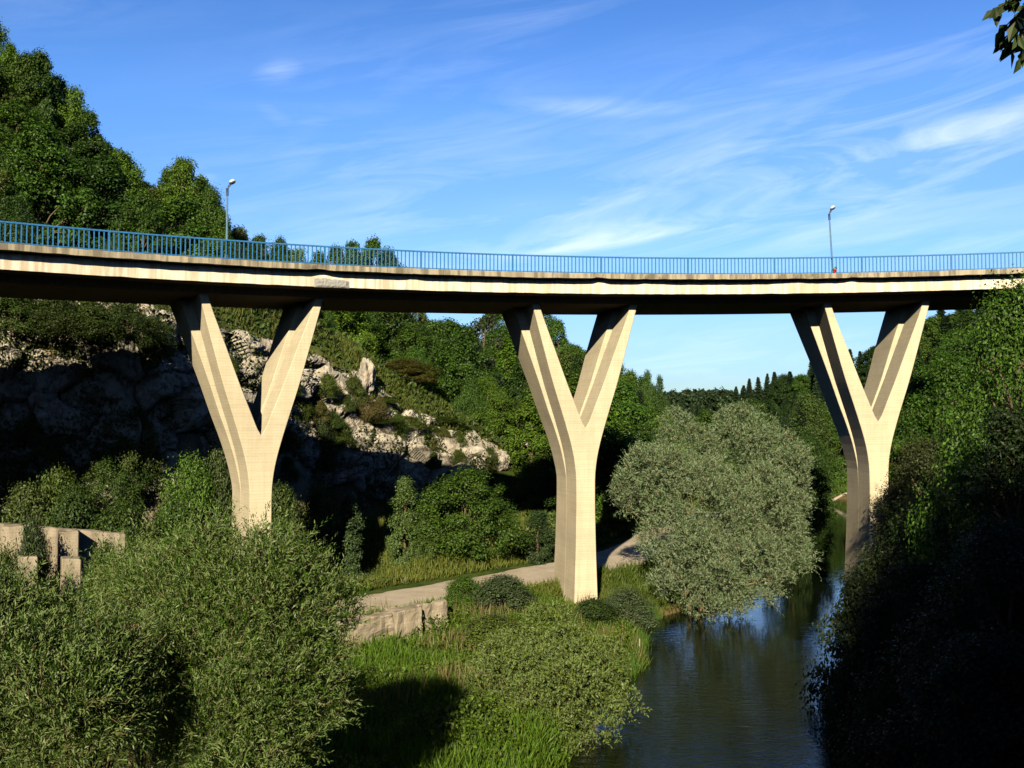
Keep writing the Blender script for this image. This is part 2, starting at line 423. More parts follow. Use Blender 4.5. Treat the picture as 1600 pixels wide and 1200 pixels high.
def build_cliff():
    u0, u1 = -160, 800; nu, nv = 620, 120
    cx = np.array(CREST, float); fx = np.array(FOOT, float)
    V = []; ups = []
    for i in range(nu):
        px = u0 + (u1 - u0) * i / (nu - 1)
        c = at(px, np.interp(px, cx[:, 0], cx[:, 1]), np.interp(px, cx[:, 0], cx[:, 2]))
        f = at(px, np.interp(px, fx[:, 0], fx[:, 1]), np.interp(px, fx[:, 0], fx[:, 2]))
        back = Vector((c.x - f.x, c.y - f.y, 0)).normalized()
        for j in range(nv):
            t = -.12 + 1.30 * j / (nv - 1)
            if t <= 1:
                s = t
                zz = f.z + (c.z - f.z) * (s if s < 0 else s)
                bulge = .9 * math.sin(math.pi * max(0, min(1, s))) * min(1, (c.z - f.z) / 6)
                p = Vector((f.x, f.y, 0)).lerp(Vector((c.x, c.y, 0)), max(0, s) ** 1.25) - back * (bulge * .6)
                p.z = zz
            else:
                k = (t - 1) / .18
                p = Vector((c.x, c.y, c.z)) + back * (5.0 * k); p.z = c.z + 1.0 * k - .9 * k * k
            V.append(p)
    A = np.array([tuple(p) for p in V]).reshape(nu, nv, 3)
    du = np.gradient(A, axis=0); dv = np.gradient(A, axis=1); nr = np.cross(du, dv); nr /= np.linalg.norm(nr, axis=-1)[..., None] + 1e-9
    if nr[:, :, 1].mean() > 0: nr = -nr
    for i in range(nu):
        for j in range(nv):
            t = -.12 + 1.30 * j / (nv - 1)
            am = 1.0 if t < .95 else max(.55, 1 - (t - .95) * 3)
            end = min(1, (nu - 1 - i) / 24)
            A[i, j] += nr[i, j] * (rock_disp(A[i, j], am * end) - .1 - 1.2 * (1 - end) - (0 if t < 1.05 else (t - 1.05) * 6))
    I = np.arange(nu * nv).reshape(nu, nv)
    Fc = np.stack([I[:-1, :-1], I[1:, :-1], I[1:, 1:], I[:-1, 1:]], -1).reshape(-1, 4)
    o = link('cliff', np_mesh('cliff', A.reshape(-1, 3), Fc, [M_ROCK])); tag(o, kind='structure')
    return A

def boulder(name, loc, size, seed, label, rz=0.0, cat='boulder', group=None, rx=0.0):
    bm = bmesh.new(); bmesh.ops.create_icosphere(bm, subdivisions=5, radius=1.0)
    for v in bm.verts:
        p = v.co.copy(); q = p * 1.1 + Vector((seed * 3.3, seed, 0))
        d, pts = mnoise.voronoi(q * .9)
        k = 1 + .30 * mnoise.fractal(q * 1.1, 1, 2.1, 5) + .22 * min(1, (d[1] - d[0]) * 2.5) * mnoise.cell(pts[0] * 9) - .10
        k += .05 * mnoise.fractal(q * 6, 1, 2.1, 3)
        v.co = Vector((p.x * size[0], p.y * size[1], p.z * size[2])) * k
    me = bpy.data.meshes.new(name); bm.to_mesh(me); bm.free()
    o = link(name, me, M_ROCK); o.location = loc; o.rotation_euler = (rx, 0, rz); tag(o, label, cat, group)
    return o

# ------------------------------------------------------------------ the bridge
PHI0, PHI1 = -1.02, .50
PIER_PX = (409, 915, 1372)

def sweep(profile, phis, closed=True, jit=None):
    """profile: list of (r, dz from rail top); returns verts, faces"""
    V = []; Fc = []; n = len(profile)
    for i, ph in enumerate(phis):
        h = rail_h(ph)
        for k, (r, dz) in enumerate(profile):
            jr, jz = jit(i, k, ph) if jit else (0, 0)
            x, y = arc(ph, r + jr); V.append((x, y, h + dz + jz))
    m = n if closed else n - 1
    for i in range(len(phis) - 1):
        for k in range(m):
            a = i * n + k; b = i * n + (k + 1) % n
            Fc.append((a, b, b + n, a + n))
    return V, Fc

def ycr(pts, z):
    """smooth value at z through (z, value) points (z descending)"""
    p = sorted(pts); zs = [q[0] for q in p]; vs = [q[1] for q in p]
    z = max(zs[0], min(zs[-1], z))
    i = max(0, min(len(p) - 2, int(np.searchsorted(zs, z)) - 1))
    h = zs[i + 1] - zs[i]; t = (z - zs[i]) / h
    def slope(j):
        if j <= 0: return (vs[1] - vs[0]) / (zs[1] - zs[0])
        if j >= len(p) - 1: return (vs[-1] - vs[-2]) / (zs[-1] - zs[-2])
        return (vs[j + 1] - vs[j - 1]) / (zs[j + 1] - zs[j - 1])
    m0, m1 = slope(i) * h, slope(i + 1) * h
    return (2*t**3 - 3*t*t + 1) * vs[i] + (t**3 - 2*t*t + t) * m0 + (-2*t**3 + 3*t*t) * vs[i+1] + (t**3 - t*t) * m1

OF = [(-2.2, 3.17), (-3.0, 2.95), (-5, 2.41), (-6.9, 1.88), (-8.3, 1.44), (-9.3, 1.13), (-10.4, .82), (-11.3, .64), (-12.3, .55), (-15.7, .58), (-19.0, .68), (-23, .76)]
IF = [(-2.2, 2.76), (-3.0, 2.52), (-5, 1.77), (-6.9, 1.06), (-8.3, .50), (-9.0, .22), (-9.3, .07), (-9.38, 0)]
OB = [(-2.2, 3.80), (-4.5, 2.98), (-6.75, 2.18), (-8.3, 1.66), (-9.3, 1.30), (-10.4, .94), (-11.3, .72), (-12.3, .56), (-15.7, .581), (-19.0, .681), (-23, .761)]
IB = [(-2.2, 2.45), (-4.5, 1.66), (-6.9, .90), (-8.3, .38), (-9.0, .12), (-9.2, .03), (-9.25, 0)]

def pier_mesh(name, base_dz):
    mb = MB()
    def back_r(dz):
        return 2.0 + np.interp(-dz, [2.2, 6.9, 12.3, 22], [5.1, 4.5, 3.95, 4.5])
    RM = 3.95
    for (O, I_, ra, rb, notch) in ((OF, IF, lambda z: 2.0, lambda z: RM, -9.38), (OB, IB, lambda z: RM, back_r, -9.25)):
        lv = [-2.2 - (-2.2 - notch) * i / 22 for i in range(23)]
        lv[-1] = notch
        lw = [notch + (base_dz - notch) * (i / 26) for i in range(27)]
        for sgn in (-1, 1):
            for i in range(22):
                z0, z1 = lv[i], lv[i + 1]
                o0, o1 = sgn * ycr(O, z0), sgn * ycr(O, z1); i0, i1 = sgn * max(0, ycr(I_, z0)), sgn * max(0, ycr(I_, z1))
                if i == 21: i1 = 0.0
                a0, a1, b0, b1 = ra(z0), ra(z1), rb(z0), rb(z1)
                mb.quad((o0, a0, z0), (o1, a1, z1), (i1, a1, z1), (i0, a0, z0))                    # front
                if ra(0) > 2.5: mb.quad((o0, b0, z0), (i0, b0, z0), (i1, b1, z1), (o1, b1, z1))   # back
                mb.quad((o0, b0, z0), (o1, b1, z1), (o1, a1, z1), (o0, a0, z0))
                mb.quad((i0, a0, z0), (i1, a1, z1), (i1, b1, z1), (i0, b0, z0))
        for i in range(26):
            z0, z1 = lw[i], lw[i + 1]
            o0, o1 = ycr(O, z0), ycr(O, z1); a0, a1, b0, b1 = ra(z0), ra(z1), rb(z0), rb(z1)
            for s in (-1, 1):
                mb.quad((s * o0, b0, z0), (s * o1, b1, z1), (s * o1, a1, z1), (s * o0, a0, z0))
                mb.quad((s * o0, a0, z0), (s * o1, a1, z1), (0, a1, z1), (0, a0, z0))
                if ra(0) > 2.5: mb.quad((0, b0, z0), (0, b1, z1), (s * o1, b1, z1), (s * o0, b0, z0))
    me = mb.mesh(name, M_PIER)
    bm = bmesh.new(); bm.from_mesh(me); bmesh.ops.remove_doubles(bm, verts=bm.verts, dist=.002)
    bmesh.ops.recalc_face_normals(bm, faces=bm.faces); bm.to_mesh(me); bm.free()
    return me

def build_bridge():
    x0, y0 = arc(phi_at_px(800))
    br = empty('road_bridge', (0, 0, 0), 0, 'curved concrete road bridge on three tall Y shaped piers with a blue railing', 'bridge')
    phis = np.linspace(PHI0, PHI1, 420)
    W = 9.6
    # one deck: fascia + slab soffit (near side), road surface is separate
    def jf(i, k, ph):
        j = .018 * mnoise.noise((i * .31, k * 3.1, 0)) + .012 * mnoise.noise((i * 1.7, k * 5.1, 2))
        return (0, j) if k in (1,) else (0, 0)
    V, Fc = sweep([(.54, -1.235), (.54, -2.0), (1.4, -2.05), (W - 1.35, -2.05), (W - .34, -1.985), (W - .34, -1.235)], phis, True, jf)
    mi = []
    for i in range(len(phis) - 1): mi += [0, 1, 1, 1, 0, 0]
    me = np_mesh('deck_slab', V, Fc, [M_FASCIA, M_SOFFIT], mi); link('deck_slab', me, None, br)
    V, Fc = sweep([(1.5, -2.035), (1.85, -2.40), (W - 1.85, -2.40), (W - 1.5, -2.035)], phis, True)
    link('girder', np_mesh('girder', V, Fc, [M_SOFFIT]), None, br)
    # cornices, near one chipped
    chips = [(p, w, d) for p, w, d in ((phi_at_px(938), .006, .07), (phi_at_px(1335), .008, .08), (phi_at_px(500), .010, .05), (phi_at_px(1015), .012, .05), (phi_at_px(1250), .02, .03), (phi_at_px(640), .005, .04))]
    fine = np.linspace(PHI0, PHI1, 1500)
    def jc(i, k, ph):
        n = mnoise.fractal((i * .09, k * 2.3, 1.0), 1.0, 2.1, 4)
        jz = .022 * n; jr = .02 * mnoise.noise((i * .13, k * 7.7, 4.0))
        for p, w, d in chips:
            g = math.exp(-((ph - p) / w) ** 2)
            if k in (1, 2): jz += d * g * (.6 + .6 * n); jr += .10 * g
        if k == 0: jz *= .8
        return jr, jz
    V, Fc = sweep([(0, -.955), (.0, -1.235), (.54, -1.225), (.80, -1.20), (.80, -.955)], fine, True, jc)
    link('cornice', np_mesh('cornice', V, Fc, [M_CORNICE]), None, br)
    V, Fc = sweep([(W - .6, -.955), (W - .6, -1.20), (W - .34, -1.225), (W, -1.225), (W, -.955)], phis, True)
    link('cornice', np_mesh('cornice_far', V, Fc, [M_CORNICE]), None, br)
    V, Fc = sweep([(.82, -1.08), (W - .62, -1.08), (W - .62, -1.225), (.82, -1.225)], phis, True)
    link('road_surface', np_mesh('road_surface', V, Fc, [M_ASPH]), None, br)
    # broken grey patch on the fascia above the first pier
    pa, pb = phi_at_px(494), phi_at_px(549)
    nU, nV = 60, 12; V = []
    for i in range(nU):
        ph = pa + (pb - pa) * i / (nU - 1); u = i / (nU - 1)
        top = -1.60 - .10 * abs(2 * u - 1) ** 3 + .05 * mnoise.noise((u * 9, 0, 0)) + (.06 if u < .35 else 0)
        for j in range(nV):
            t = j / (nV - 1); dz = -2.03 + (top + 2.03) * t
            e = min(1, min(u, 1 - u) * 9, min(t, 1 - t) * 5 + .15)
            r = .54 + .03 - .07 * e + .022 * mnoise.fractal((u * 14, t * 4, 1), 1, 2.1, 4) - .045
            x, y = arc(ph, min(r, .525)); V.append((x, y, rail_h(ph) + dz))
    I = np.arange(nU * nV).reshape(nU, nV)
    Fc = np.stack([I[:-1, :-1], I[1:, :-1], I[1:, 1:], I[:-1, 1:]], -1).reshape(-1, 4)
    o = link('broken_patch', np_mesh('broken_patch', V, Fc, [M_SPALL]), None, br); o['label'] = 'rough grey patch of broken concrete on the fascia'
    # piers
    for i, px in enumerate(PIER_PX):
        ph = phi_at_px(px, 2.0); h = rail_h(ph)
        bx, by = arc(ph, 4.0)
        base = gz(bx, by) - .9 - h
        if i == 2: base = ZW - 1.5 - h
        p = link('pier', pier_mesh('pier', base), None, br)
        ox, oy = CX + R0 * math.sin(ph), CY + R0 * math.cos(ph)
        p.location = (ox, oy, h); p.rotation_euler = (0, 0, -ph)
        bv = p.modifiers.new('edge', 'BEVEL'); bv.width = .025; bv.segments = 1; bv.limit_method = 'ANGLE'; bv.angle_limit = rad(50)
    # railing
    rl = bpy.data.objects.new('railing', None); COL.objects.link(rl); rl.parent = br
    fine2 = np.linspace(PHI0, PHI1, 700)
    V, Fc = sweep([(.12, 0), (.12, -.07), (.20, -.07), (.20, 0)], fine2, True); link('top_rail', np_mesh('top_rail', V, Fc, [M_BLUE]), None, rl)
    V, Fc = sweep([(.135, -.875), (.135, -.915), (.185, -.915), (.185, -.875)], fine2, True); link('bottom_rail', np_mesh('bottom_rail', V, Fc, [M_BLUE]), None, rl)
    mb = MB(); mb.box((0, 0, -.51), .052, .03, .90); bar = mb.mesh('baluster', M_BLUE)
    mb = MB(); mb.box((0, 0, -.53), .085, .06, .94); post = mb.mesh('railing_post', M_BLUE)
    step = .209 / R0; k = 0; ph = PHI0; bars = []
    while ph < PHI1:
        k += 1; ph += step
        x, y = arc(ph, .16); bars.append((ph, k, x, y, rail_h(ph)))
    shown = [b for b in bars if abs(b[2]) < .53 * b[3]]
    big = set(b[1] for b in sorted(shown, key=lambda b: b[3])[:100])
    rest = MB()
    for ph, k, x, y, h in bars:
        if k % 24 == 0 and k in {b[1] for b in shown}:
            o = link('railing_post', post, None, rl); o.location = (x, y, h); o.rotation_euler = (0, 0, -ph); continue
        lean = .02 * mnoise.noise((k * 1.7, 0, 0))
        if k in big:
            o = link('baluster', bar, None, rl); o.location = (x, y, h); o.rotation_euler = (0, lean * .5, -ph)
        else:
            rest.box((x, y, h - .51), .052, .03, .90, Matrix.Rotation(-ph, 3, 'Z'))
    o = link('baluster', rest.mesh('baluster_rest', M_BLUE), None, rl); o['kind'] = 'stuff'
    fr = MB()
    V, Fc = sweep([(W - .20, 0), (W - .20, -.07), (W - .12, -.07), (W - .12, 0)], phis, True); fr.v += V; fr.f += Fc
    for ph in np.arange(PHI0, PHI1, .215 / (R0 + W)):
        x, y = arc(ph, W - .16); fr.box((x, y, rail_h(ph) - .51), .05, .03, .90, Matrix.Rotation(-ph, 3, 'Z'))
    link('railing', fr.mesh('far_railing', M_BLUE), None, br)
    return br

def street_lamp(px, lean, label, face):
    ph = phi_at_px(px, .3); x, y = arc(ph, .30); z = rail_h(ph) - .96
    r = empty('street_lamp', (x, y, z), 0, label, 'street lamp', 'street lamps on the bridge')
    r.rotation_euler = (0, lean, face)
    mb = MB(); mb.tube([(0, 0, 0), (0, 0, .25), (0, 0, .26), (0, 0, 3.2)], [.085, .085, .055, .042], 12); link('post', mb.mesh('lamp_post', M_LAMPP, True), None, r)
    mb = MB(); mb.tube([(0, 0, 3.1), (0, 0, 3.45)], [.065, .062], 12)
    mb.tube([(0, 0, 3.38), (.06, 0, 3.52), (.13, 0, 3.64), (.20, 0, 3.73)], [.05, .05, .048, .06], 10); link('bracket', mb.mesh('lamp_bracket', M_DARKM, True), None, r)
    bm = bmesh.new(); bmesh.ops.create_uvsphere(bm, u_segments=18, v_segments=10, radius=1)
    for v in bm.verts:
        v.co = Vector((v.co.x * .17, v.co.y * .13, v.co.z * (.10 if v.co.z > 0 else .085)))
    me = bpy.data.meshes.new('lamp_housing'); bm.to_mesh(me); bm.free()
    o = link('lamp_housing', me, M_DARKM, r, True); o.location = (.23, 0, 3.74); o.rotation_euler = (0, rad(-28), 0)
    bm = bmesh.new(); bmesh.ops.create_uvsphere(bm, u_segments=18, v_segments=10, radius=1)
    for v in bm.verts: v.co = Vector((v.co.x * .16, v.co.y * .125, v.co.z * .11))
    me = bpy.data.meshes.new('lamp_cover'); bm.to_mesh(me); bm.free()
    o = link('lamp_cover', me, M_GLOBE, r, True); o.location = (.225, 0, 3.79); o.rotation_euler = (0, rad(-28), 0)

def flowers():
    ph = phi_at_px(1307, .07); x, y = arc(ph, .06); z = rail_h(ph) - .93
    r = empty('flower_bunch', (x, y, z), 0, 'small bunch of red and white flowers at the railing below the lamp post', 'flowers')
    rr = random.Random(4); r.scale = (.75, .75, .75)
    mb = MB(); mb.tube([(0, .02, .0), (.01, .02, .12), (.02, .02, .24)], [.05, .09, .13], 10); link('wrapping', mb.mesh('wrapping', M_RED, True), None, r)
    for nm, mat, c, n, s in (('red_blossom', M_RED, (-.02, 0, .17), 70, .11), ('white_blossom', M_WHITE, (-.07, -.03, .33), 40, .085), ('leaves', M_STEM, (.05, .02, .36), 40, .10)):
        mb = MB()
        for _ in range(n):
            d = Vector((rr.gauss(0, 1), rr.gauss(0, 1), rr.gauss(0, 1))).normalized() * s * rr.random() ** .4
            p = Vector(c) + d; a = Vector((rr.gauss(0, 1), rr.gauss(0, 1), rr.gauss(0, 1))).normalized() * .045; b = a.cross(Vector((.3, .2, 1))).normalized() * .035
            mb.quad(p - a, p - b, p + a, p + b)
        link(nm, mb.mesh(nm, mat), None, r)
# ------------------------------------------------------------------ leaves and trees
def unit(a): return a / (np.linalg.norm(a, axis=-1, keepdims=True) + 1e-9)

def leaf_quads(pos, ax, nr, L, W, mid=.45, fold=.12):
    ax = unit(ax); sd = unit(np.cross(ax, nr)); up = np.cross(sd, ax)
    L = L[:, None]; W = W[:, None]
    m = pos + ax * L * mid + up * (L * fold)
    V = np.stack([pos, m - sd * W * .5, pos + ax * L, m + sd * W * .5], 1).reshape(-1, 3)
    Fc = np.arange(len(V)).reshape(-1, 4)
    return V, Fc

def rand_dirs(rs, n): return unit(rs.normal(size=(n, 3)))

def crown_broad(seed, nclump, nleaf, leaf, taper=.8, droop=0.0, clump=.2, width=.30, base=.06):
    """unit-height crown: many leaf clumps, some standing out of the outline; returns verts, faces, clump centres"""
    rs = np.random.RandomState(seed)
    C = []; Rc = []
    while len(C) < nclump:
        t = rs.rand(); z = base + (1 - base) * t
        prof = width * math.sin(math.pi * (.14 + .86 * t ** taper)) ** .6 if t < 1 else 0
        th = rs.rand() * 2 * math.pi
        k = math.sqrt(rs.rand() * .45 + .55) if rs.rand() < .72 else math.sqrt(rs.rand()) * .8
        w = 1 + .20 * math.sin(th * 2 + seed) + .16 * math.sin(th * 3 + 2.1 * seed + t * 6)
        C.append((prof * k * w * math.cos(th), prof * k * w * math.sin(th), min(z, .97) - .02)); Rc.append(clump * width * (.55 + 1.0 * rs.rand() ** 1.5))
    C = np.array(C); Rc = np.array(Rc)
    wts = Rc ** 2; idx = rs.choice(nclump, nleaf, p=wts / wts.sum())
    d = rand_dirs(rs, nleaf); d[:, 2] = np.where((d[:, 2] < -.3) & (rs.rand(nleaf) < .45), -d[:, 2] * .8, d[:, 2]); d = unit(d)
    rr = rs.rand(nleaf) ** .42 * (1 + .22 * rs.normal(size=nleaf).clip(-1, 1.6))
    low = np.clip(1 - C[idx, 2:3] * 2.5, 0, .6)
    sc = np.concatenate([np.ones((nleaf, 2)), .95 * np.ones((nleaf, 1))], 1)
    pos = C[idx] + d * sc * (Rc[idx] * rr)[:, None]
    out = unit(pos - np.array([0, 0, .42]))
    nr = unit(d * .8 + out * .6 + np.array([0, 0, .25]) + rand_dirs(rs, nleaf) * .75)
    ax = unit(np.cross(nr, rand_dirs(rs, nleaf)) + np.array([0, 0, -.3 - droop]) + out * .35)
    L = leaf * (.6 + .7 * rs.rand(nleaf)); Wd = L * (.55 + .25 * rs.rand(nleaf))
    V, Fc = leaf_quads(pos, ax, nr, L, Wd)
    V[:, 2] = np.maximum(V[:, 2], .0)
    return V, Fc, C

def trunk_mb(rs, C, r0, H0=.0, top=.8, nl=14, stems=1):
    mb = MB()
    for s in range(stems):
        th = rs.rand() * 6.28; off = .0 if stems == 1 else .10
        pts = []
        for i in range(7):
            t = i / 6
            pts.append((off * t * math.cos(th) + .012 * rs.normal() * (t > 0), off * t * math.sin(th) + .012 * rs.normal() * (t > 0), -.05 + (top + .05) * t))
        mb.tube(pts, [r0 * (1.25 if i == 0 else 1) * (1 - .8 * i / 6) / (stems ** .5) for i in range(7)], 7)
    order = rs.permutation(len(C))[:nl]
    for q in order:
        c = C[q]; zb = max(.12, c[2] - .12 - .22 * math.hypot(c[0], c[1]) / .3)
        a = Vector((0, 0, zb)); b = Vector(c)
        m = a.lerp(b, .5) + Vector((0, 0, .03)) + Vector(rs.normal(size=3)) * .012
        mb.tube([a, m, b], [r0 * .38, r0 * .24, r0 * .08], 5)
    return mb

def crown_spruce(seed, tiers=30, per=17, leafs=9):
    rs = np.random.RandomState(seed); P = []; A = []; Nn = []; L = []
    for i in range(tiers):
        for k in range(per):
            t = (i + rs.rand()) / tiers; z = .06 + .93 * t; R = .20 * (1 - t) ** .85 + .010
            th = rs.rand() * 6.283; Rb = R * (.65 + .5 * rs.rand())
            dirv = np.array([math.cos(th), math.sin(th), -.28 + .3 * t])
            for j in range(leafs):
                f = (j + .5) / leafs
                p = np.array([0, 0, z]) + dirv * Rb * f + np.array([0, 0, .02 * f * f])
                sd = np.array([-math.sin(th), math.cos(th), 0]) * (1 if j % 2 else -1)
                P.append(p); A.append(dirv * .8 + sd * .7 + np.array([0, 0, -.25]) + rs.normal(size=3) * .15); Nn.append(dirv * .8 + np.array([0, 0, .55]) + rs.normal(size=3) * .6); L.append((.026 + .066 * (1 - t)) * (1.15 - .5 * f))
    L = np.array(L)
    return leaf_quads(np.array(P), np.array(A), np.array(Nn), L, L * .5)

def sublobes(L, seed, k, f):
    rs = np.random.RandomState(seed); out = [tuple(l) for l in L]
    for l in L:
        for d in rand_dirs(rs, k):
            if d[2] < -.45: d[2] *= -1
            s = f * rs.uniform(.65, 1.3); k_ = rs.uniform(.85, 1.15); out.append((l[0] + d[0] * l[3] * k_, l[1] + d[1] * l[4] * k_, l[2] + d[2] * l[5] * k_, l[3] * s, l[4] * s, l[5] * s * 1.1))
    return out
def shoot_crown(seed, lobes, nshoot, per, leaf, wid, slen, up=.7, outw=.7, inner=.35, spread=.75):
    """feathery crown made of leafy shoots over the lobes (cx,cy,cz,rx,ry,rz) in metres"""
    rs = np.random.RandomState(seed); lob = np.array(lobes, float)
    vol = (lob[:, 3] * lob[:, 4] * lob[:, 5]) ** (2 / 3.); pr = vol / vol.sum()
    P = []; D = []
    need = nshoot
    while need > 0:
        n = int(need * 1.6) + 20
        i = rs.choice(len(lob), n, p=pr); d = rand_dirs(rs, n)
        f = np.where(rs.rand(n) < inner, rs.rand(n) ** .5, .78 + .26 * rs.rand(n))
        p = lob[i, :3] + d * lob[i, 3:] * f[:, None]
        ok = np.ones(n, bool)
        for l in lob:
            q = (p - l[:3]) / l[3:]; ok &= (q ** 2).sum(1) > .16
        ok &= ~((d[:, 2] < -.55) & (rs.rand(n) < .6))
        p, d = p[ok][:need], d[ok][:need]; P.append(p); D.append(d); need -= len(p)
    P = np.concatenate(P); D = np.concatenate(D)
    n = len(P)
    S = unit(D * outw + np.array([0, 0, up]) + rand_dirs(rs, n) * .7); SL = slen * (.55 + .8 * rs.rand(n))
    bend = rand_dirs(rs, n) * .25 + np.array([0, 0, -.22])
    t = (np.arange(per) + .5) / per
    pos = P[:, None] + S[:, None] * (SL[:, None] * t)[..., None] + bend[:, None] * (SL[:, None] * t * t)[..., None]
    tdir = unit(S[:, None] + 2 * bend[:, None] * t[None, :, None])
    rnd = unit(rs.normal(size=(n, per, 3)))
    side = unit(np.cross(tdir, rnd))
    ax = unit(tdir * .9 + side * spread)
    nr = unit(np.cross(ax, np.cross(np.array([0, 0, 1.0]), ax)) + rs.normal(size=(n, per, 3)) * .55)
    L = leaf * (.6 + .6 * rs.rand(n, per)) * (1.05 - .45 * t)[None]
    V, Fc = leaf_quads(pos.reshape(-1, 3), ax.reshape(-1, 3), nr.reshape(-1, 3), L.ravel(), L.ravel() * wid, .42, .06)
    tw = []
    for i in rs.permutation(n)[:int(n * .30)]:
        a = P[i]; b = P[i] + S[i] * SL[i] * .6 + bend[i] * SL[i] * .36
        tw.append((a, b))
    return V, Fc, P, tw

def limb_mesh(name, rs, ends, root, r0, n, mat, tw=None, tr=.006):
    mb = MB(); root = Vector(root)
    hubs = []
    for k in range(5):
        e = Vector(ends[rs.randint(len(ends))]); q = root.lerp(e, .45) + Vector((0, 0, .4)) + Vector(rs.normal(size=3)) * .2
        q2 = root.lerp(e, .2) + Vector(rs.normal(size=3)) * .12
        mb.tube([root - Vector((0, 0, .5)), q2, q], [r0, r0 * .75, r0 * .5], 8); hubs.append(q)
    for i in rs.permutation(len(ends))[:n]:
        e = Vector(ends[i]); h = min(hubs, key=lambda q: (q - e).length)
        m = h.lerp(e, .5) + Vector((0, 0, .12)) + Vector(rs.normal(size=3)) * .18
        mb.tube([h, m, e], [r0 * .34, r0 * .2, r0 * .05], 5)
    for a, b in (tw or []):
        a = Vector(a); b = Vector(b); s = (b - a).cross(Vector((.3, 1, .2))).normalized() * tr
        mb.quad(a - s, a + s, b + s * .4, b - s * .4)
    return mb.mesh(name, mat, True)

# --- prototype meshes (unit height) shared by the copies
PROTO = {}
def proto_broad(key, seed, ncl, nleaf, leaf, stems=1, nl=14, **kw):
    V, Fc, C = crown_broad(seed, ncl, nleaf, leaf, **kw)
    rs = np.random.RandomState(seed + 50)
    PROTO[key] = (np_mesh(key + '_crown', V, Fc, [M_LEAF]), trunk_mb(rs, C, .022, 0, .8, nl, stems).mesh(key + '_trunk', M_BARK, True))
def proto_spruce(key, seed, *a):
    V, Fc = crown_spruce(seed, *a)
    mb = MB(); mb.tube([(0, 0, -.05), (0, 0, .5), (0, 0, .98)], [.018, .012, .002], 7)
    PROTO[key] = (np_mesh(key + '_crown', V, Fc, [M_NEEDLE]), mb.mesh(key + '_trunk', M_BARK, True))

for i in range(5): proto_broad('broad%d' % i, 11 + i * 7, 120, 21000, .0235, width=(.30, .34, .28, .36, .31)[i], taper=(.8, .7, .9, .75, 1.0)[i], clump=.22)
for i in range(3): proto_broad('fine%d' % i, 101 + i * 7, 150, 30000, .019, width=(.34, .37, .31)[i], taper=(.75, .7, .85)[i], clump=.23, nl=22)
for i in range(3): proto_broad('near%d' % i, 161 + i * 7, 210, 42000, .0135, width=(.34, .37, .31)[i], taper=(.75, .7, .85)[i], clump=.19, nl=40)
for i in range(4): proto_broad('shrub%d' % i, 211 + i * 5, 110, 17000, .036, 4, 8, width=(.52, .58, .48, .64)[i], taper=.62, clump=.28, base=.0)
for i in range(2): proto_broad('round%d' % i, 251 + i * 5, 150, 26000, .026, 4, 8, width=(.50, .55)[i], taper=.66, clump=.2, base=.0)
for i in range(2): proto_broad('slim%d' % i, 311 + i * 5, 130, 15000, .024, 1, 6, width=(.145, .19)[i], taper=.62, clump=.34, base=.02)
for i in range(3): proto_spruce('spruce%d' % i, 401 + i)
proto_broad('pine0', 501, 26, 6500, .030, width=.27, taper=1.15, clump=.30)

TREES = []      # (kind, root) for the labels
def plant(key, x, y, H, width=1.0, color=(.06, .11, .02), name='broadleaf_tree', label=None, cat='tree', group=None, z=None, rz=None, sink=.15, lean=(0, 0)):
    cm, tm = PROTO[key]
    if z is None: z = gz(x, y) - sink
    r = empty(name, (x, y, z), 0, label, cat, group)
    r.rotation_euler = (lean[0], lean[1], RND.random() * 6.28 if rz is None else rz)
    r.scale = (H * width, H * width, H)
    c = link('crown' if cat == 'tree' else 'foliage', cm, None, r); c.color = (*color, 1)
    link('trunk' if cat == 'tree' else 'stem', tm, None, r)
    return r
RND = random.Random(77)
G_DARK, G_MID, G_BRI, G_YEL, G_OLV = (.033, .074, .010), (.053, .114, .012), (.083, .158, .013), (.165, .165, .020), (.080, .116, .022)
def jit(c, a=.18):
    k = 1 + (RND.random() * 2 - 1) * a; return (c[0] * k * (1 + (RND.random() - .5) * .2), c[1] * k, c[2] * k)

def plant_px(key, px, top, d, wpx, color, **kw):
    """tree whose tip is seen at (px, top) when it stands d metres away; the foot is on the ground there"""
    p = at(px, top, d); z = gz(p.x, p.y) - .15
    H = max(.6, p.z - z)
    cr = {'b': .34, 'f': .36, 's': .55, 'n': .36, 'r': .53}.get(key[0], .34)
    if key.startswith('slim'): cr = .17
    if key.startswith('spruce'): cr = .2
    w = wpx * d / F / 2 / (cr * H)
    return plant(key, p.x, p.y, H, w, color, z=z, **kw)

# ================================================================== build
build_ground()
CLIFF = build_cliff()
build_bridge()
street_lamp(351.5, rad(0.0), 'lamp post with white head before the wooded hillside, above the first pier', .30)
street_lamp(1304, rad(-3.0), 'lamp post with white head leaning against open sky, beside the red flowers', .10)
flowers()

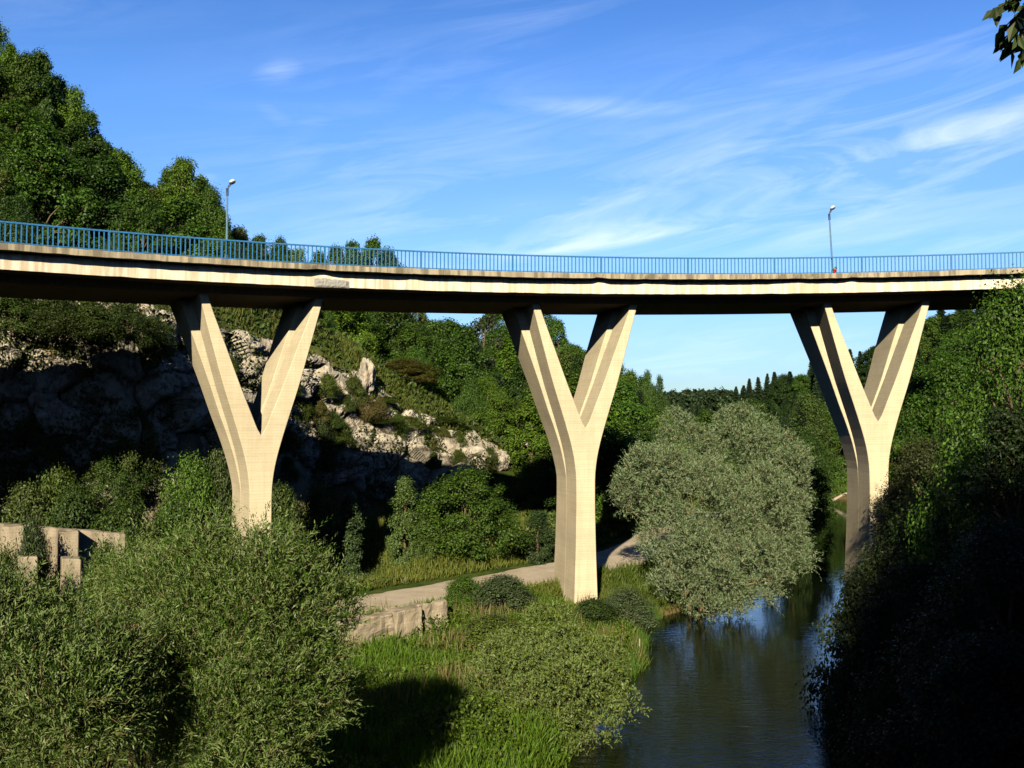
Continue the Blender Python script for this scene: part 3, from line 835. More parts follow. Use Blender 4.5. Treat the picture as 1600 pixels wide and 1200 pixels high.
# ---- ruined wall with buttresses, below the first span
def rough_block(mb_pts, name, seed, mat, parent, amp=.03, cut=6):
    """mb_pts: 8 corners (bottom 4, top 4) -> weathered block"""
    bm = bmesh.new(); vs = [bm.verts.new(p) for p in mb_pts]
    for q in ((0, 3, 2, 1), (4, 5, 6, 7), (0, 1, 5, 4), (1, 2, 6, 5), (2, 3, 7, 6), (3, 0, 4, 7)): bm.faces.new([vs[i] for i in q])
    bmesh.ops.bevel(bm, geom=bm.edges[:], offset=.04, segments=1, affect='EDGES')
    bmesh.ops.subdivide_edges(bm, edges=bm.edges[:], cuts=cut, use_grid_fill=True)
    for v in bm.verts:
        n = mnoise.fractal(v.co * 1.6 + Vector((seed * 3.1, 0, 0)), 1, 2.1, 5)
        top_ = max(q[2] for q in mb_pts); bite = max(0, mnoise.noise(v.co * 1.3 + Vector((seed * 2.2, 4, 0))) - .15) if v.co.z > top_ - .7 else 0
        v.co += Vector((mnoise.noise(v.co * 2 + Vector((seed, 0, 0))), n, mnoise.noise(v.co * 1.7 + Vector((0, seed, 3))))) * amp
        v.co.z -= bite * 5 * amp
    me = bpy.data.meshes.new(name); bm.to_mesh(me); bm.free()
    return link(name, me, mat, parent)
def box8(w0, w1, d0, d1, z0, z1, z1b=None, dt=None):
    z1b = z1 if z1b is None else z1b; dt = d1 if dt is None else dt
    return [(w0, d0, z0), (w1, d0, z0), (w1, d1, z0), (w0, d1, z0), (w0, d0, z1), (w1, d0, z1b), (w1, dt, z1b), (w0, dt, z1)]
A1 = at(-60, 812, 45.5)
rw = empty('ruined_wall', (A1.x, A1.y, A1.z), rad(27), 'long weathered concrete wall with square buttresses under the bridge', 'wall')
Lw = 7.0
rough_block(box8(0, Lw, 0, .7, -6, -.05, -1.0), 'wall', 1, M_RUIN, rw, .05, 14)
for i, (s, zt) in enumerate(((2.1, -.28), (4.4, -.62))):
    rough_block(box8(s - .42, s + .42, -1.3, -.005, -6, zt, zt, .0), 'buttress', 3 + i, M_RUIN, rw, .03, 6)
for i, (px, pt, d, w, h, lab) in enumerate(((112, 872, 44.5, .80, 4.0, 'tall square concrete stump standing before the buttressed wall, nearer the middle pier'), (44, 869, 43.6, .78, 4.2, 'tall square concrete stump standing before the buttressed wall, at the far left'))):
    p = at(px, pt, d)
    r = empty('concrete_stump', (p.x, p.y, p.z), rad(27), lab, 'concrete stump')
    rough_block(box8(-w / 2, w / 2, 0, .95, -h, .0, -.06), 'block', 9 + i, M_RUIN, r, .03, 6)

# ---- low stone wall between road and meadow
B1 = at(500, 974, 44.6)
sw = empty('stone_wall', (B1.x, B1.y, B1.z), math.atan2(3.4, 4.7), 'low cut stone wall with a corner between gravel road and meadow', 'wall')
rough_block(box8(0, 3.9, .30, 1.1, -2.2, -.22, -.02), 'wall', 21, M_RUIN, sw, .13, 18)
rough_block(box8(3.9, 5.3, .05, 1.25, -2.2, .04, .16), 'end_block', 25, M_RUIN, sw, .10, 12)
rough_block(box8(5.32, 7.0, .5, 1.15, -2.2, .14, .24), 'wall', 28, M_RUIN, sw, .11, 12)

# ---- boulders
def boulder_px(px, py, d, size, seed, label, rz=0, rx=0, group=None):
    p = at(px, py, d)
    if d < 70: p.z = min(p.z, gz(p.x, p.y) + size[2] * .35)
    return boulder('boulder', tuple(p), size, seed, label, rz, 'boulder', group, rx)
boulder_px(742, 712, 90, (2.5, 2.2, 1.6), 3, 'big smooth pale boulder at the low end of the cliff, above the round bush', rad(-20), rad(8))
boulder_px(771, 724, 90.5, (1.5, 1.6, 1.5), 4, 'rounded pale boulder capping the low end of the cliff beside the big smooth one', rad(10))
boulder_px(838, 692, 97, (1.9, 1.6, .9), 6, 'pale flat rock seen just beside the middle pier, on the wooded slope')
boulder_px(822, 725, 96, (1.5, 1.4, .8), 7, 'small pale rock beside the middle pier, lower than the flat one')
boulder_px(572, 590, 82, (.8, .8, 1.5), 8, 'upright pale rock fin on the crest above the sunlit rock face')
boulder_px(600, 884, 60.4, (.62, .4, .22), 10, 'low pale stone lying in grass by the gravel road')
boulder_px(634, 889, 59.8, (.36, .3, .22), 11, 'smaller pale stone in the grass near the gravel road')
boulder_px(838, 850, 68, (.22, .2, .18), 12, 'white stone on the grassy slope just beside the middle pier')

# ---- things at the water
for px, py, d, h, lab in ((993, 1017, 48.6, .50, 'thin weathered stake by the water, shorter of the two'), (999, 1018, 48.4, .62, 'thin weathered stake by the water, taller of the two')):
    p = at(px, py, d); z = p.z
    mb = MB(); mb.tube([(0, 0, -1.2), (.01, 0, h * .5), (.02, .01, h)], [.028, .025, .022], 8)
    o = link('wooden_stake', mb.mesh('wooden_stake', M_WOOD, True)); o.location = (p.x, p.y, z); tag(o, lab, 'stake')
mb = MB(); mb.tube([(0, 0, 0), (1.6, .3, .8), (3.2, .3, 1.4)], [.20, .17, .12], 9); mb.tube([(1.6, .3, .8), (1.9, -.3, 1.2), (2.3, -.5, 1.2)], [.1, .07, .03], 7)
p = at(1298, 778, 138)
o = link('fallen_log', mb.mesh('fallen_log', M_WOOD, True)); o.location = (p.x, p.y, p.z - .5); tag(o, 'pale fallen log slanting on the far river bank behind the third pier', 'log')
# sand mound
V = []; n = 28
for i in range(n):
    for j in range(n):
        u, v = 2 * i / (n - 1) - 1, 2 * j / (n - 1) - 1; k = max(0, 1 - u * u - v * v)
        V.append((u * 1.25, v * 1.1, .95 * k ** 1.3 - .25 + .08 * mnoise.fractal((u * 3, v * 3, 1), 1, 2, 4)))
I = np.arange(n * n).reshape(n, n); Fc = np.stack([I[:-1, :-1], I[1:, :-1], I[1:, 1:], I[:-1, 1:]], -1).reshape(-1, 4)
M_SAND = simple('sandy earth', (.20, .165, .105), .95, .1, 0, 6, .25)
p = at(970, 1022, 49); o = link('sand_mound', np_mesh('sand_mound', V, Fc, [M_SAND], None, True)); o.location = (p.x, p.y, p.z + .05); o.scale = (.95, .9, .8); tag(o, kind='structure')

# ------------------------------------------------------------------ woods
S_LEFT = [(-200, -160), (-60, -20), (0, 42), (20, 75), (60, 85), (76, 110), (106, 120), (125, 155), (150, 190), (168, 240), (200, 245), (218, 292), (240, 292), (262, 268), (290, 255), (312, 275), (332, 312), (370, 352), (384, 374),
          (430, 368), (462, 380), (482, 402), (540, 380), (572, 372), (602, 386), (622, 412), (662, 462), (722, 498), (750, 500), (800, 462), (850, 470), (870, 500), (905, 545), (950, 556), (985, 576), (1010, 592), (1036, 618), (1060, 645), (1100, 665)]
S_RIGHT = [(1000, 618), (1040, 614), (1100, 610), (1150, 611), (1180, 600), (1230, 583), (1270, 570), (1310, 560), (1345, 548), (1380, 535), (1420, 512), (1470, 488), (1520, 478), (1600, 462), (1800, 420)]
def sil(S, x): return float(np.interp(x, [a for a, b in S], [b for a, b in S]))
crx = np.array(CREST, float)
WOOD = []        # (root, px, top, d, species, hue)
def hue_pick(weights):
    k = RND.choices(range(5), weights)[0]
    return ((G_DARK, 'dark green'), (G_MID, 'green'), (G_BRI, 'bright green'), (G_YEL, 'yellowish'), (G_OLV, 'olive green'))[k]
def wood_tree(key, px, top, d, wpx, weights, zone):
    c, hn = hue_pick(weights)
    if key.startswith('spruce') or key.startswith('pine'):
        c, hn = ((.020, .040, .016), 'dark') if key.startswith('spruce') else ((.040, .058, .026), 'greyish')
    nm = 'spruce_tree' if key.startswith('spruce') else 'pine_tree' if key.startswith('pine') else 'broadleaf_tree'
    r = plant_px(key, px, top, d, wpx, jit(c), name=nm)
    WOOD.append((r, px, top, d, nm, hn, zone)); return r

# skyline of the hill, each tree standing where the outline of the wood shows it
x = -40
while x < 1045:
    d = float(np.interp(x, [-60, 300, 600, 760, 860, 1040], [110, 114, 128, 132, 138, 168])) + RND.uniform(-4, 4)
    if not 655 < x < 745:
        wood_tree('broad%d' % RND.randrange(5), x, sil(S_LEFT, x) + RND.uniform(-4, 8), d, RND.uniform(62, 95) * 115 / d, (3, 5, 3, 0, 1), 'ridge')
    x += RND.uniform(20, 34)
for (px, top, d, w) in ((1030, 588, 160, 30), (1012, 580, 158, 30)): wood_tree('broad1', px, top, d, w, (1, 2, 0, 0, 0), 'ridge')
# inside of the wood
pts = []
def far_enough(x, y, s): return all((x - a) ** 2 + (y - b) ** 2 > s * s for a, b in pts)
tries = 0
while tries < 5200:
    tries += 1
    d = RND.uniform(66, 152); px = RND.uniform(-90, 1050)
    x = (px - 800) / F * d
    cd = float(np.interp(px, crx[:, 0], crx[:, 2]))
    gap = 6.5 if px < 420 else (9 if px < 650 else 5)
    if px > 820: cd = 84; gap = 1
    if d < cd + gap: continue
    rd, _ = poly_dist(ROAD, np.array([x]), np.array([d])); rv, rw_ = poly_dist(RIV, np.array([x]), np.array([d]), True)
    if rd[0] < 4.2 or rv[0] - rw_[0] < 2.5: continue
    if not far_enough(x, d, 4.6 + (d - 66) * .012): continue
    g = gz(x, d); _, yb = proj((x, d, g))
    H = RND.uniform(6.0, 10.5) if d > cd + gap + 4 else RND.uniform(2.5, 5)
    if px > 880: H = RND.uniform(8, 13)
    _, yt = proj((x, d, g + H))
    lim = max(sil(S_LEFT, px), sil(S_LEFT, px - 22) - 6, sil(S_LEFT, px + 22) - 6) + 12
    if 640 < px < 755: lim = max(lim, 502)
    if yt < lim: yt = lim
    p = at(px, yt, d); H = p.z - g
    if H < 2.2: continue
    pts.append((x, d))
    key = 'broad%d' % RND.randrange(5)
    wt = (4, 5, 3, .35, 1)
    if 700 < px < 850 and d > 95 and RND.random() < .18: key = 'pine0'
    elif px > 700 and RND.random() < .10: key = 'spruce%d' % RND.randrange(3)
    if H < 4.2 and key.startswith('broad'): key = 'shrub%d' % RND.randrange(4)
    cr = H * RND.uniform(.62, .9)
    if key.startswith('spruce'): cr = H * .42
    wood_tree(key, px, yt, d, cr * F / d, wt, 'slope')
# trees the eye picks out
for key, px, top, d, w, c, lab, nm in (
    ('pine0', 757, 492, 104, 95, (.045, .062, .030), 'greyish pine with layered branches seen through the span before the middle pier', 'pine_tree'),
    ('fine0', 765, 590, 96, 78, G_BRI, 'bright green leafy tree standing out below the pine, before the middle pier', 'broadleaf_tree'),
    ('fine1', 632, 562, 92, 92, (.105, .100, .018), 'yellowing tree at the edge of the wood above the sunlit rock face', 'broadleaf_tree'),
    ('fine2', 285, 254, 108, 95, G_BRI, 'bright round-topped tree on the skyline next to the lamp before the wooded hillside', 'broadleaf_tree'),
    ('fine1', 330, 300, 108, 80, G_MID, 'green tree on the skyline directly behind the lamp on the wooded side', 'broadleaf_tree')):
    plant_px(key, px, top, d, w, c, name=nm, label=lab)
# right hill
rp = 0; pts = []; tries = 0
x = 1150
while x < 1660:
    d = float(np.interp(x, [1150, 1340, 1480, 1600], [262, 205, 172, 158])) + RND.uniform(-5, 5)
    key = 'spruce%d' % RND.randrange(3) if RND.random() < (.85 if x < 1350 else .55) else 'broad%d' % RND.randrange(5)
    wood_tree(key, x, sil(S_RIGHT, x) + (RND.uniform(-24, 9) if key[0] == 's' else RND.uniform(2, 12)), d, (RND.uniform(3.8, 7.0) if key[0] == 's' else 7.5) * F / d, (5, 4, .5, 0, 1), 'far ridge')
    x += RND.uniform(8, 16)
while tries < 4200:
    tries += 1
    d = RND.uniform(72, 255); px = RND.uniform(1060, 1680); x = (px - 800) / F * d
    rv, rw_ = poly_dist(RIV, np.array([x]), np.array([d]), True)
    if rv[0] - rw_[0] < 3.0: continue
    if d < 135 and x < 30: continue
    if px < 1320 and d < 148: continue
    if not far_enough(x, d, 5.4 + (d - 70) * .016): continue
    con = RND.random() < (.75 if d > 150 and px < 1360 else .42 if d > 150 else .12)
    g = gz(x, d); H = RND.uniform(8, 13); _, yt = proj((x, d, g + H))
    lim = max(sil(S_RIGHT, px), sil(S_RIGHT, px - 38)) + (38 if px < 1360 and d > 150 and not con else 20) + (10 if d < 150 else 0)
    if 1270 < px < 1330 and d < 190: lim = max(lim, 605)
    if yt < lim: yt = lim
    H = at(px, yt, d).z - g
    if H < 4: continue
    pts.append((x, d))
    key = 'spruce%d' % RND.randrange(3) if con else ('fine%d' % RND.randrange(3) if d < 100 else 'broad%d' % RND.randrange(5))
    wood_tree(key, px, yt, d, H * (.42 if con else RND.uniform(.62, .85)) * F / d, (4, 5, 2, .1, 1), 'right slope')
for key, px, top, d, w, c, lab in (
    ('fine0', 1262, 618, 150, 80, (.058, .105, .018), 'sunlit green tree on the far bank standing just above the grey-green willow'),
    ('fine1', 1300, 640, 156, 80, G_MID, 'green tree on the far bank above the strip of bright grass'),
    ('fine2', 1175, 626, 170, 95, (.050, .098, .016), 'rounded bright tree rising behind the top of the grey-green willow'),):
    plant_px(key, px, top, d, w, c, name='broadleaf_tree', label=lab)
# distant wood closing the valley
rs = np.random.RandomState(8); VV = []; FF = []; nv = 0
for i in range(210):
    d = rs.uniform(262, 420); px = rs.uniform(1000, 1240)
    if i < 60: px = 1000 + 240 * i / 60.; d = rs.uniform(330, 360)
    x = (px - 800) / F * d; g = gz(x, d)
    yt = sil(S_RIGHT, px) + (rs.uniform(-2, 7) if px < 1150 else 14 if i < 60 else rs.uniform(8, 34)); H = at(px, yt, d).z - g
    if H < 4: continue
    v, f, _ = crown_broad(900 + i, 14, 330, .11, width=.30, clump=.3)
    s = H * rs.uniform(.8, 1.2) * .9
    VV.append(v * np.array([s, s, H]) + np.array([x, d, g])); FF.append(f + nv); nv += len(v)
o = link('distant_wood', np_mesh('distant_wood', np.concatenate(VV), np.concatenate(FF), [M_LEAF])); o.color = (.030, .056, .020, 1); tag(o, kind='stuff')

# ------------------------------------------------------------------ bushes and single trees near the bridge
def bush(px, top, d, w, c, lab, key=None, name='bush', cat='bush', group=None):
    return plant_px(key or 'shrub%d' % RND.randrange(4), px, top, d, w, jit(tuple(q * 1.25 for q in c), .08), name=name, label=lab, cat=cat, group=group)
bush(730, 735, 66, 158, (.042, .080, .008), 'large round dark green bush on the grassy slope above the gravel road', 'round0')
bush(672, 800, 65, 44, (.050, .095, .014), 'lighter green bush growing against the large round bush')
bush(545, 772, 62, 52, (.048, .076, .026), 'slender upright young tree between the first pier and the large round bush', 'slim0', 'young_tree', 'tree')
bush(633, 748, 65, 40, (.075, .12, .030), 'thin pale-leaved sapling before the shaded rock', 'slim1', 'sapling', 'tree')
bush(190, 682, 59.5, 110, (.040, .072, .012), 'leafy bush climbing the rock face under the bridge, between two bare patches', 'round1')
bush(166, 715, 58.8, 80, (.048, .085, .014), 'bush below the bare rock under the first span', 'shrub0')
bush(300, 725, 60, 90, (.066, .125, .014), 'bright green bush beside the first pier at the foot of the rock')
bush(345, 715, 61, 70, (.050, .075, .018), 'olive bush half hidden behind the first pier')
bush(275, 790, 57, 95, (.042, .085, .012), 'broad green bush below the bare rock patch near the first pier')
bush(118, 775, 55, 110, (.032, .062, .012), 'dark rounded bush behind the buttressed wall')
bush(190, 795, 54, 110, (.036, .068, .012), 'dark green bush behind the end of the buttressed wall')
bush(40, 772, 55, 100, (.058, .090, .022), 'pale leafy bush behind the buttressed wall, farthest from the piers')
bush(52, 822, 44.6, 62, (.030, .048, .016), 'drooping dark bush growing over the top of the buttressed wall', 'shrub1')
bush(552, 592, 80.5, 44, (.060, .085, .016), 'small bush rooted in the sunlit rock face, higher one')
bush(572, 625, 81, 56, (.075, .070, .022), 'brownish small bush rooted in the sunlit rock face, lower one')
bush(636, 652, 85, 62, (.066, .092, .016), 'yellow-green bush on the ledge of the sunlit rock face')
bush(690, 655, 89, 60, (.050, .085, .014), 'green bush on the crest beside the orange-streaked rock')
bush(500, 640, 76.5, 44, (.036, .060, .014), 'dark bush in the rock cleft right behind the first pier')
bush(850, 715, 88, 80, (.046, .082, .013), 'green bush on the slope seen against the middle pier')
for px, top, d, w, lab in ((20, 462, 57.2, 110, 'dark bush on the cliff top under the deck, farthest from the first pier'), (85, 470, 57.8, 100, 'dark bush on the cliff top under the deck, second from the left edge'), (140, 476, 58.6, 90, 'green bush on the cliff top under the deck, left of the bare rocks'),
                           (195, 480, 59.4, 90, 'olive bush hanging over the cliff top just under the deck'), (240, 500, 60.4, 60, 'small bush on the cliff top beside the first pier')):
    p = at(px, top + 46, d)
    plant('shrub%d' % RND.randrange(4), p.x, d, 2.3, w * d / F / 2.5, jit((.040, .070, .012)), name='bush', label=lab, cat='bush', z=p.z - .5)
bush(70, 640, 58.2, 100, (.036, .062, .010), 'dark bush rooted low on the shaded rock at the far left', 'round0')
bush(215, 640, 60.2, 80, (.040, .068, .010), 'dark bush rooted in the shaded rock, above the leafy climbing bush', 'shrub1')
bush(10, 705, 57, 90, (.036, .062, .010), 'dark bush at the foot of the shaded rock, cut by the picture edge')
bush(90, 735, 56.4, 80, (.050, .090, .012), 'bush at the foot of the rock above the buttressed wall')
bush(440, 770, 66, 90, (.034, .060, .010), 'shaded bush hiding the foot of the rock just past the first pier')
bush(500, 770, 68, 80, (.034, .060, .010), 'shaded bush between the first pier and the slender young tree')
bush(8, 868, 40, 70, (.055, .092, .016), 'weedy bush before the left end of the buttressed wall')
bush(165, 858, 42, 80, (.060, .098, .016), 'weedy bush hiding the right end of the buttressed wall')
bush(770, 965, 46, 120, (.072, .110, .020), 'tall weeds in the meadow between stone wall and middle pier')
bush(850, 945, 48.5, 100, (.080, .128, .014), 'yellow-green weeds in front of the middle pier')
bush(470, 500, 84, 60, (.050, .090, .014), 'green bush on the slope under the deck between the arms of the first pier')
bush(515, 612, 78.5, 40, (.060, .096, .012), 'small bush on the sunlit rock nearest the first pier')
bush(602, 655, 84, 46, (.056, .088, .012), 'small bush in the crack of the sunlit rock face below the ledge bush')
bush(668, 690, 87, 40, (.062, .098, .012), 'small bush low on the sunlit rock face, by the shadow edge')
bush(722, 682, 90, 44, (.056, .096, .011), 'small bush on the crest behind the big smooth boulder')
bush(455, 590, 74, 44, (.054, .088, .012), 'bush in the shaded rock seen through the first pier arms')
bush(590, 690, 82, 60, (.050, .080, .010), 'bush at the edge of the deck shadow on the rock')
bush(660, 730, 86, 60, (.044, .074, .010), 'shaded bush on the rock above the large round bush')
bush(530, 660, 78, 50, (.056, .092, .012), 'bush hanging down the sunlit rock face beside the first pier')
bush(400, 510, 82, 70, (.046, .082, .012), 'green bush under the deck framed by the first pier arms')
bush(840, 800, 68, 44, (.036, .062, .020), 'small dark bush on the grassy slope beside the middle pier', 'slim1')
bush(928, 940, 50.6, 100, (.030, .056, .012), 'dark green bush at the foot of the middle pier')
bush(978, 925, 52.5, 90, (.058, .080, .036), 'greyish willow bush by the water next to the middle pier')
bush(725, 903, 52.5, 70, (.050, .110, .012), 'bright green weeds above the stone wall corner')
bush(785, 905, 52, 110, (.056, .080, .034), 'grey-green bush between stone wall and middle pier')
for px, top, d, w, lab in ((905, 700, 84, 110, 'shaded tree right behind the middle pier'), (965, 690, 86, 110, 'shaded tree between middle pier and grey-green willow'), (1010, 668, 92, 120, 'shaded tree behind the crown of the grey-green willow')):
    plant_px('fine0', px, top, d, w, jit(G_DARK), name='broadleaf_tree', label=lab)
for px, top, d, w, lab in ((1236, 735, 79, 90, 'dark tree on the river bank hidden behind the grey-green willow'), (1252, 705, 95, 90, 'dark tree by the water behind the right side of the grey-green willow'), (1262, 690, 114, 80, 'dark green tree by the water upstream of the grey-green willow'), (1258, 680, 130, 80, 'green tree by the far river bend upstream of the grey-green willow')):
    plant_px('fine1', px, top, d, w, jit(G_DARK), name='broadleaf_tree', label=lab)
# shady right bank
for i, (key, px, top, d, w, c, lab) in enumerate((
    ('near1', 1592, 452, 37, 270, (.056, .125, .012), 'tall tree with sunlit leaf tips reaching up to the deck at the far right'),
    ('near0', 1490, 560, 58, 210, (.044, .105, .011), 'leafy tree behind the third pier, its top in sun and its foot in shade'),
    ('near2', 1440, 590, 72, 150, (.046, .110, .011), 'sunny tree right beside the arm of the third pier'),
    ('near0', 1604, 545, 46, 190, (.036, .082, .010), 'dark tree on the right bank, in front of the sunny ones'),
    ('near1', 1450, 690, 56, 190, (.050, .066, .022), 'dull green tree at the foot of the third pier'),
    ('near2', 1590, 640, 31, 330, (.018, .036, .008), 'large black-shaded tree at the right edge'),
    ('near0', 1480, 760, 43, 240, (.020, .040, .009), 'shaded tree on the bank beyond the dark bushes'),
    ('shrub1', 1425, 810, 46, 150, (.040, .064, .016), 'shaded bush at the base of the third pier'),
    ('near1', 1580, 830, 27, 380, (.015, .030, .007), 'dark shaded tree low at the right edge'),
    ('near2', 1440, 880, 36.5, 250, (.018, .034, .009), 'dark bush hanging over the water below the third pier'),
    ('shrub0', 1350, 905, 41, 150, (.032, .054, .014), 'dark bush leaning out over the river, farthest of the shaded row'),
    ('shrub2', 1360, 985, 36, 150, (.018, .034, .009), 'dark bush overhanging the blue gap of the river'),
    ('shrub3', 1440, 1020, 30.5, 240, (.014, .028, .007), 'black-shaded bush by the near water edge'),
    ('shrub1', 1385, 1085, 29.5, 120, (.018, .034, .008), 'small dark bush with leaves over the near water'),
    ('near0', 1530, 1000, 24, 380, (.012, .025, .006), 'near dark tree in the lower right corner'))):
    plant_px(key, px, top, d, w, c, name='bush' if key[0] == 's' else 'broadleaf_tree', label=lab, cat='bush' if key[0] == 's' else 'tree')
# trees beside and behind the viewer, which throw the long shade
for i, (x, y, top, w) in enumerate(((2.8, -14, 16, .8), (5.5, -20, 20, .9), (11, -20, 23, .9), (16.5, -20, 27, 1.0), (22.5, -20, 30, 1.0), (29, -20, 32, 1.0), (10, -8, 15, .9), (7.5, -13, 17, .9), (13, -14, 20.5, .9), (18, -12, 24, .9), (23.5, -14, 26.5, 1.0), (29, -12, 28, 1.0), (35, -13, 30, 1.0), (41, -10, 31, 1.0), (15, 3, 13, .8), (21, 2, 16.5, .9), (27, 4, 20, .9), (34, 6, 22, .9),
                                    (19, 12, 9, .8), (25, 13, 12, .9), (31, 14, 15, .9), (38, 15, 18, 1.0), (-33.5, 31, 11.5, .5), (-38, 31, 12.5, .66), (-42.5, 27, 13.5, .8), (-47, 24, 14, .9))):
    g = gz(x, y); plant('fine%d' % (i % 3), x, y, max(6, top - g), w * 13 / max(6, top - g), jit(G_MID), label='green tree beside the viewer, out of the picture', group='trees around the viewpoint')

rs = np.random.RandomState(71); cand = []
for i in range(900):
    iu, jv = rs.randint(330, 606), rs.randint(22, 98); p = CLIFF[iu, jv]
    px, py = proj(p)
    if py < 500 or mnoise.noise((p[0] * .25, p[1] * .25, p[2] * .25 + 4)) < -.05: continue
    if all(math.hypot(px - c[0], py - c[1]) > 19 for c in cand): cand.append((px, py, p))
cand = sorted(cand[:34])
for i, (px, py, p) in enumerate(cand):
    H = rs.uniform(.9, 1.9)
    plant('shrub%d' % rs.randint(4), p[0], p[1] - .15, H, rs.uniform(.8, 1.2), jit(((.070, .110, .012), (.052, .094, .012), (.095, .098, .022))[rs.randint(3)]), name='shrub', cat='shrub', group='shrubs rooted in the rock face', z=p[2] - .45 * H,
          label='small shrub rooted in the rock face, number %d from the left, %s' % (i + 1, 'high on the rock' if py < np.interp(px, [500, 800], [620, 720]) else 'low on the rock'))
# ---- big grey-green willow by the river
def willow(name, loc, lobes, seed, nshoot, per, leaf, wid, slen, color, label, r0, nl, up=.7, outw=.7, inner=.35, bark=None, cat='tree', mat=None, spread=.75, twr=.006, tips=0):
    V, Fc, P, tw = shoot_crown(seed, lobes, nshoot, per, leaf, wid, slen, up, outw, inner, spread)
    if tips:
        zt = max(l[2] + l[5] for l in lobes); hi = [l for l in lobes if l[2] + l[5] > zt * .62]
        V2, F2, P2, tw2 = shoot_crown(seed + 3, hi, tips, 17, leaf * 1.12, wid, slen * 1.5, 1.3, .25, 0.0, .62)
        Fc = np.concatenate([Fc, F2 + len(V)]); V = np.concatenate([V, V2]); tw = tw + tw2
    rs = np.random.RandomState(seed + 9)
    r = empty(name, loc, 0, label, cat)
    c = link('crown' if cat == 'tree' else 'foliage', np_mesh(name + '_crown', V, Fc, [mat or M_WILLOW]), None, r); c.color = (*color, 1)
    link('trunk' if cat == 'tree' else 'stem', limb_mesh(name + '_trunk', rs, P, (0, 0, 0), r0, nl, bark or M_WBARK, tw, twr), None, r)
    return r
def lobes_px(base, L):
    """lobes given as (px, py, d, rx_px, rz_px, ry_m), returned relative to base"""
    out = []
    for px, py, d, rx, rz, ry in L:
        p = at(px, py, d) - base; out.append((p.x, p.y, p.z, rx * d / F, ry, rz * d / F))
    return out
b = at(1088, 960, 59.5); b.z = gz(b.x, b.y) - .1
_q = Vector((0, 0, 0))
LB = lobes_px(b, [(1010, 745, 61, 62, 62, 2.3), (1075, 700, 63, 66, 60, 2.4), (1140, 705, 63, 62, 66, 2.4), (1215, 705, 63, 62, 58, 2.2), (1240, 760, 62, 42, 62, 1.9), (1110, 790, 59, 78, 66, 2.6), (1185, 800, 60, 74, 74, 2.6), (1040, 840, 59, 56, 50, 2.2),
                  (1090, 880, 58, 74, 56, 2.4), (1170, 885, 59, 66, 52, 2.4), (1225, 850, 61, 46, 60, 1.9), (1072, 905, 58, 50, 30, 1.8), (1135, 930, 58.5, 60, 30, 2.0), (985, 770, 61.5, 34, 34, 1.5), (1120, 950, 58, 50, 26, 1.6), (1190, 922, 59, 46, 30, 1.6), (1245, 868, 61, 36, 36, 1.5)])
LB = [(l[0] * .93, l[1] * .92, l[2] * .96, l[3] * .80, l[4] * .84, l[5] * .80) for l in LB]
willow('silver_willow', tuple(b), sublobes(LB, 3, 7, .42), 5, 16500, 9, .22, .29, .60, (.108, .176, .074), 'broad grey-green willow leaning over the river between the second and third pier', .22, 36, .55, .5, .08, twr=.012, mat=M_SILVER)
# ---- willows in front
def willow_px(px, d, L, seed, ns, color, label, leaf=.155, slen=.72, per=13, **kw):
    x = (px - 800) / F * d; b = Vector((x, d, gz(x, d) - .1))
    return willow('willow_tree', tuple(b), sublobes(lobes_px(b, L), seed, 4, .46), seed, ns, per, leaf, .24, slen, color, label, kw.pop('r0', .09), 60, kw.pop('up', .8), .45, kw.pop('inner', .30), tips=int(ns * .085), **kw)
willow_px(385, 22, [(392, 916, 22, 80, 72, 1.5), (314, 945, 22.5, 64, 62, 1.3), (456, 955, 21.8, 70, 85, 1.2), (400, 1030, 21.5, 130, 95, 1.8), (318, 1010, 21.8, 62, 76, 1.3), (462, 1090, 21.4, 72, 90, 1.2), (375, 1150, 21, 115, 90, 1.7), (235, 920, 23, 36, 40, .7)],
          31, 7600, (.046, .100, .008), 'leafy willow in front of the first pier, its pale tips against the concrete')
willow_px(70, 18.5, [(50, 1055, 18.5, 110, 70, 1.4), (-40, 1000, 18.8, 80, 70, 1.4), (130, 1085, 18.2, 60, 66, 1.2), (60, 1110, 17.8, 150, 100, 1.5), (-60, 1090, 18, 120, 120, 1.4), (120, 1150, 17.6, 70, 70, 1.1)],
          41, 5600, (.028, .064, .006), 'dark green willow filling the lower left corner')
willow_px(225, 25, [(215, 915, 25, 50, 45, 1.1), (250, 950, 24.8, 50, 60, 1.0), (10, 1000, 25.5, 46, 36, .9), (232, 1085, 24.6, 34, 60, .9), (236, 1170, 24.4, 36, 50, .9)], 51, 1800, (.066, .118, .013), 'pale willow before the buttressed wall, behind the other two willows')
x_, d_ = 1.0, 37.5; b = Vector((x_, d_, gz(x_, d_) - .1))
willow('bush', tuple(b), sublobes(lobes_px(b, [(855, 1045, 38, 84, 58, 1.7), (915, 1075, 37.6, 56, 56, 1.4), (795, 1080, 37.4, 66, 60, 1.6), (865, 1125, 36.4, 100, 74, 1.8), (785, 1160, 35.6, 80, 56, 1.6), (935, 1100, 37, 40, 40, 1.0), (850, 1190, 35, 70, 44, 1.3), (735, 1180, 35.6, 40, 40, 1.0)]), 4, 4, .46),
       61, 9000, 9, .145, .40, .36, (.110, .160, .020), 'wide olive green bush at the near river edge, between meadow and water', .06, 40, .45, .5, .3, cat='bush', twr=.006)

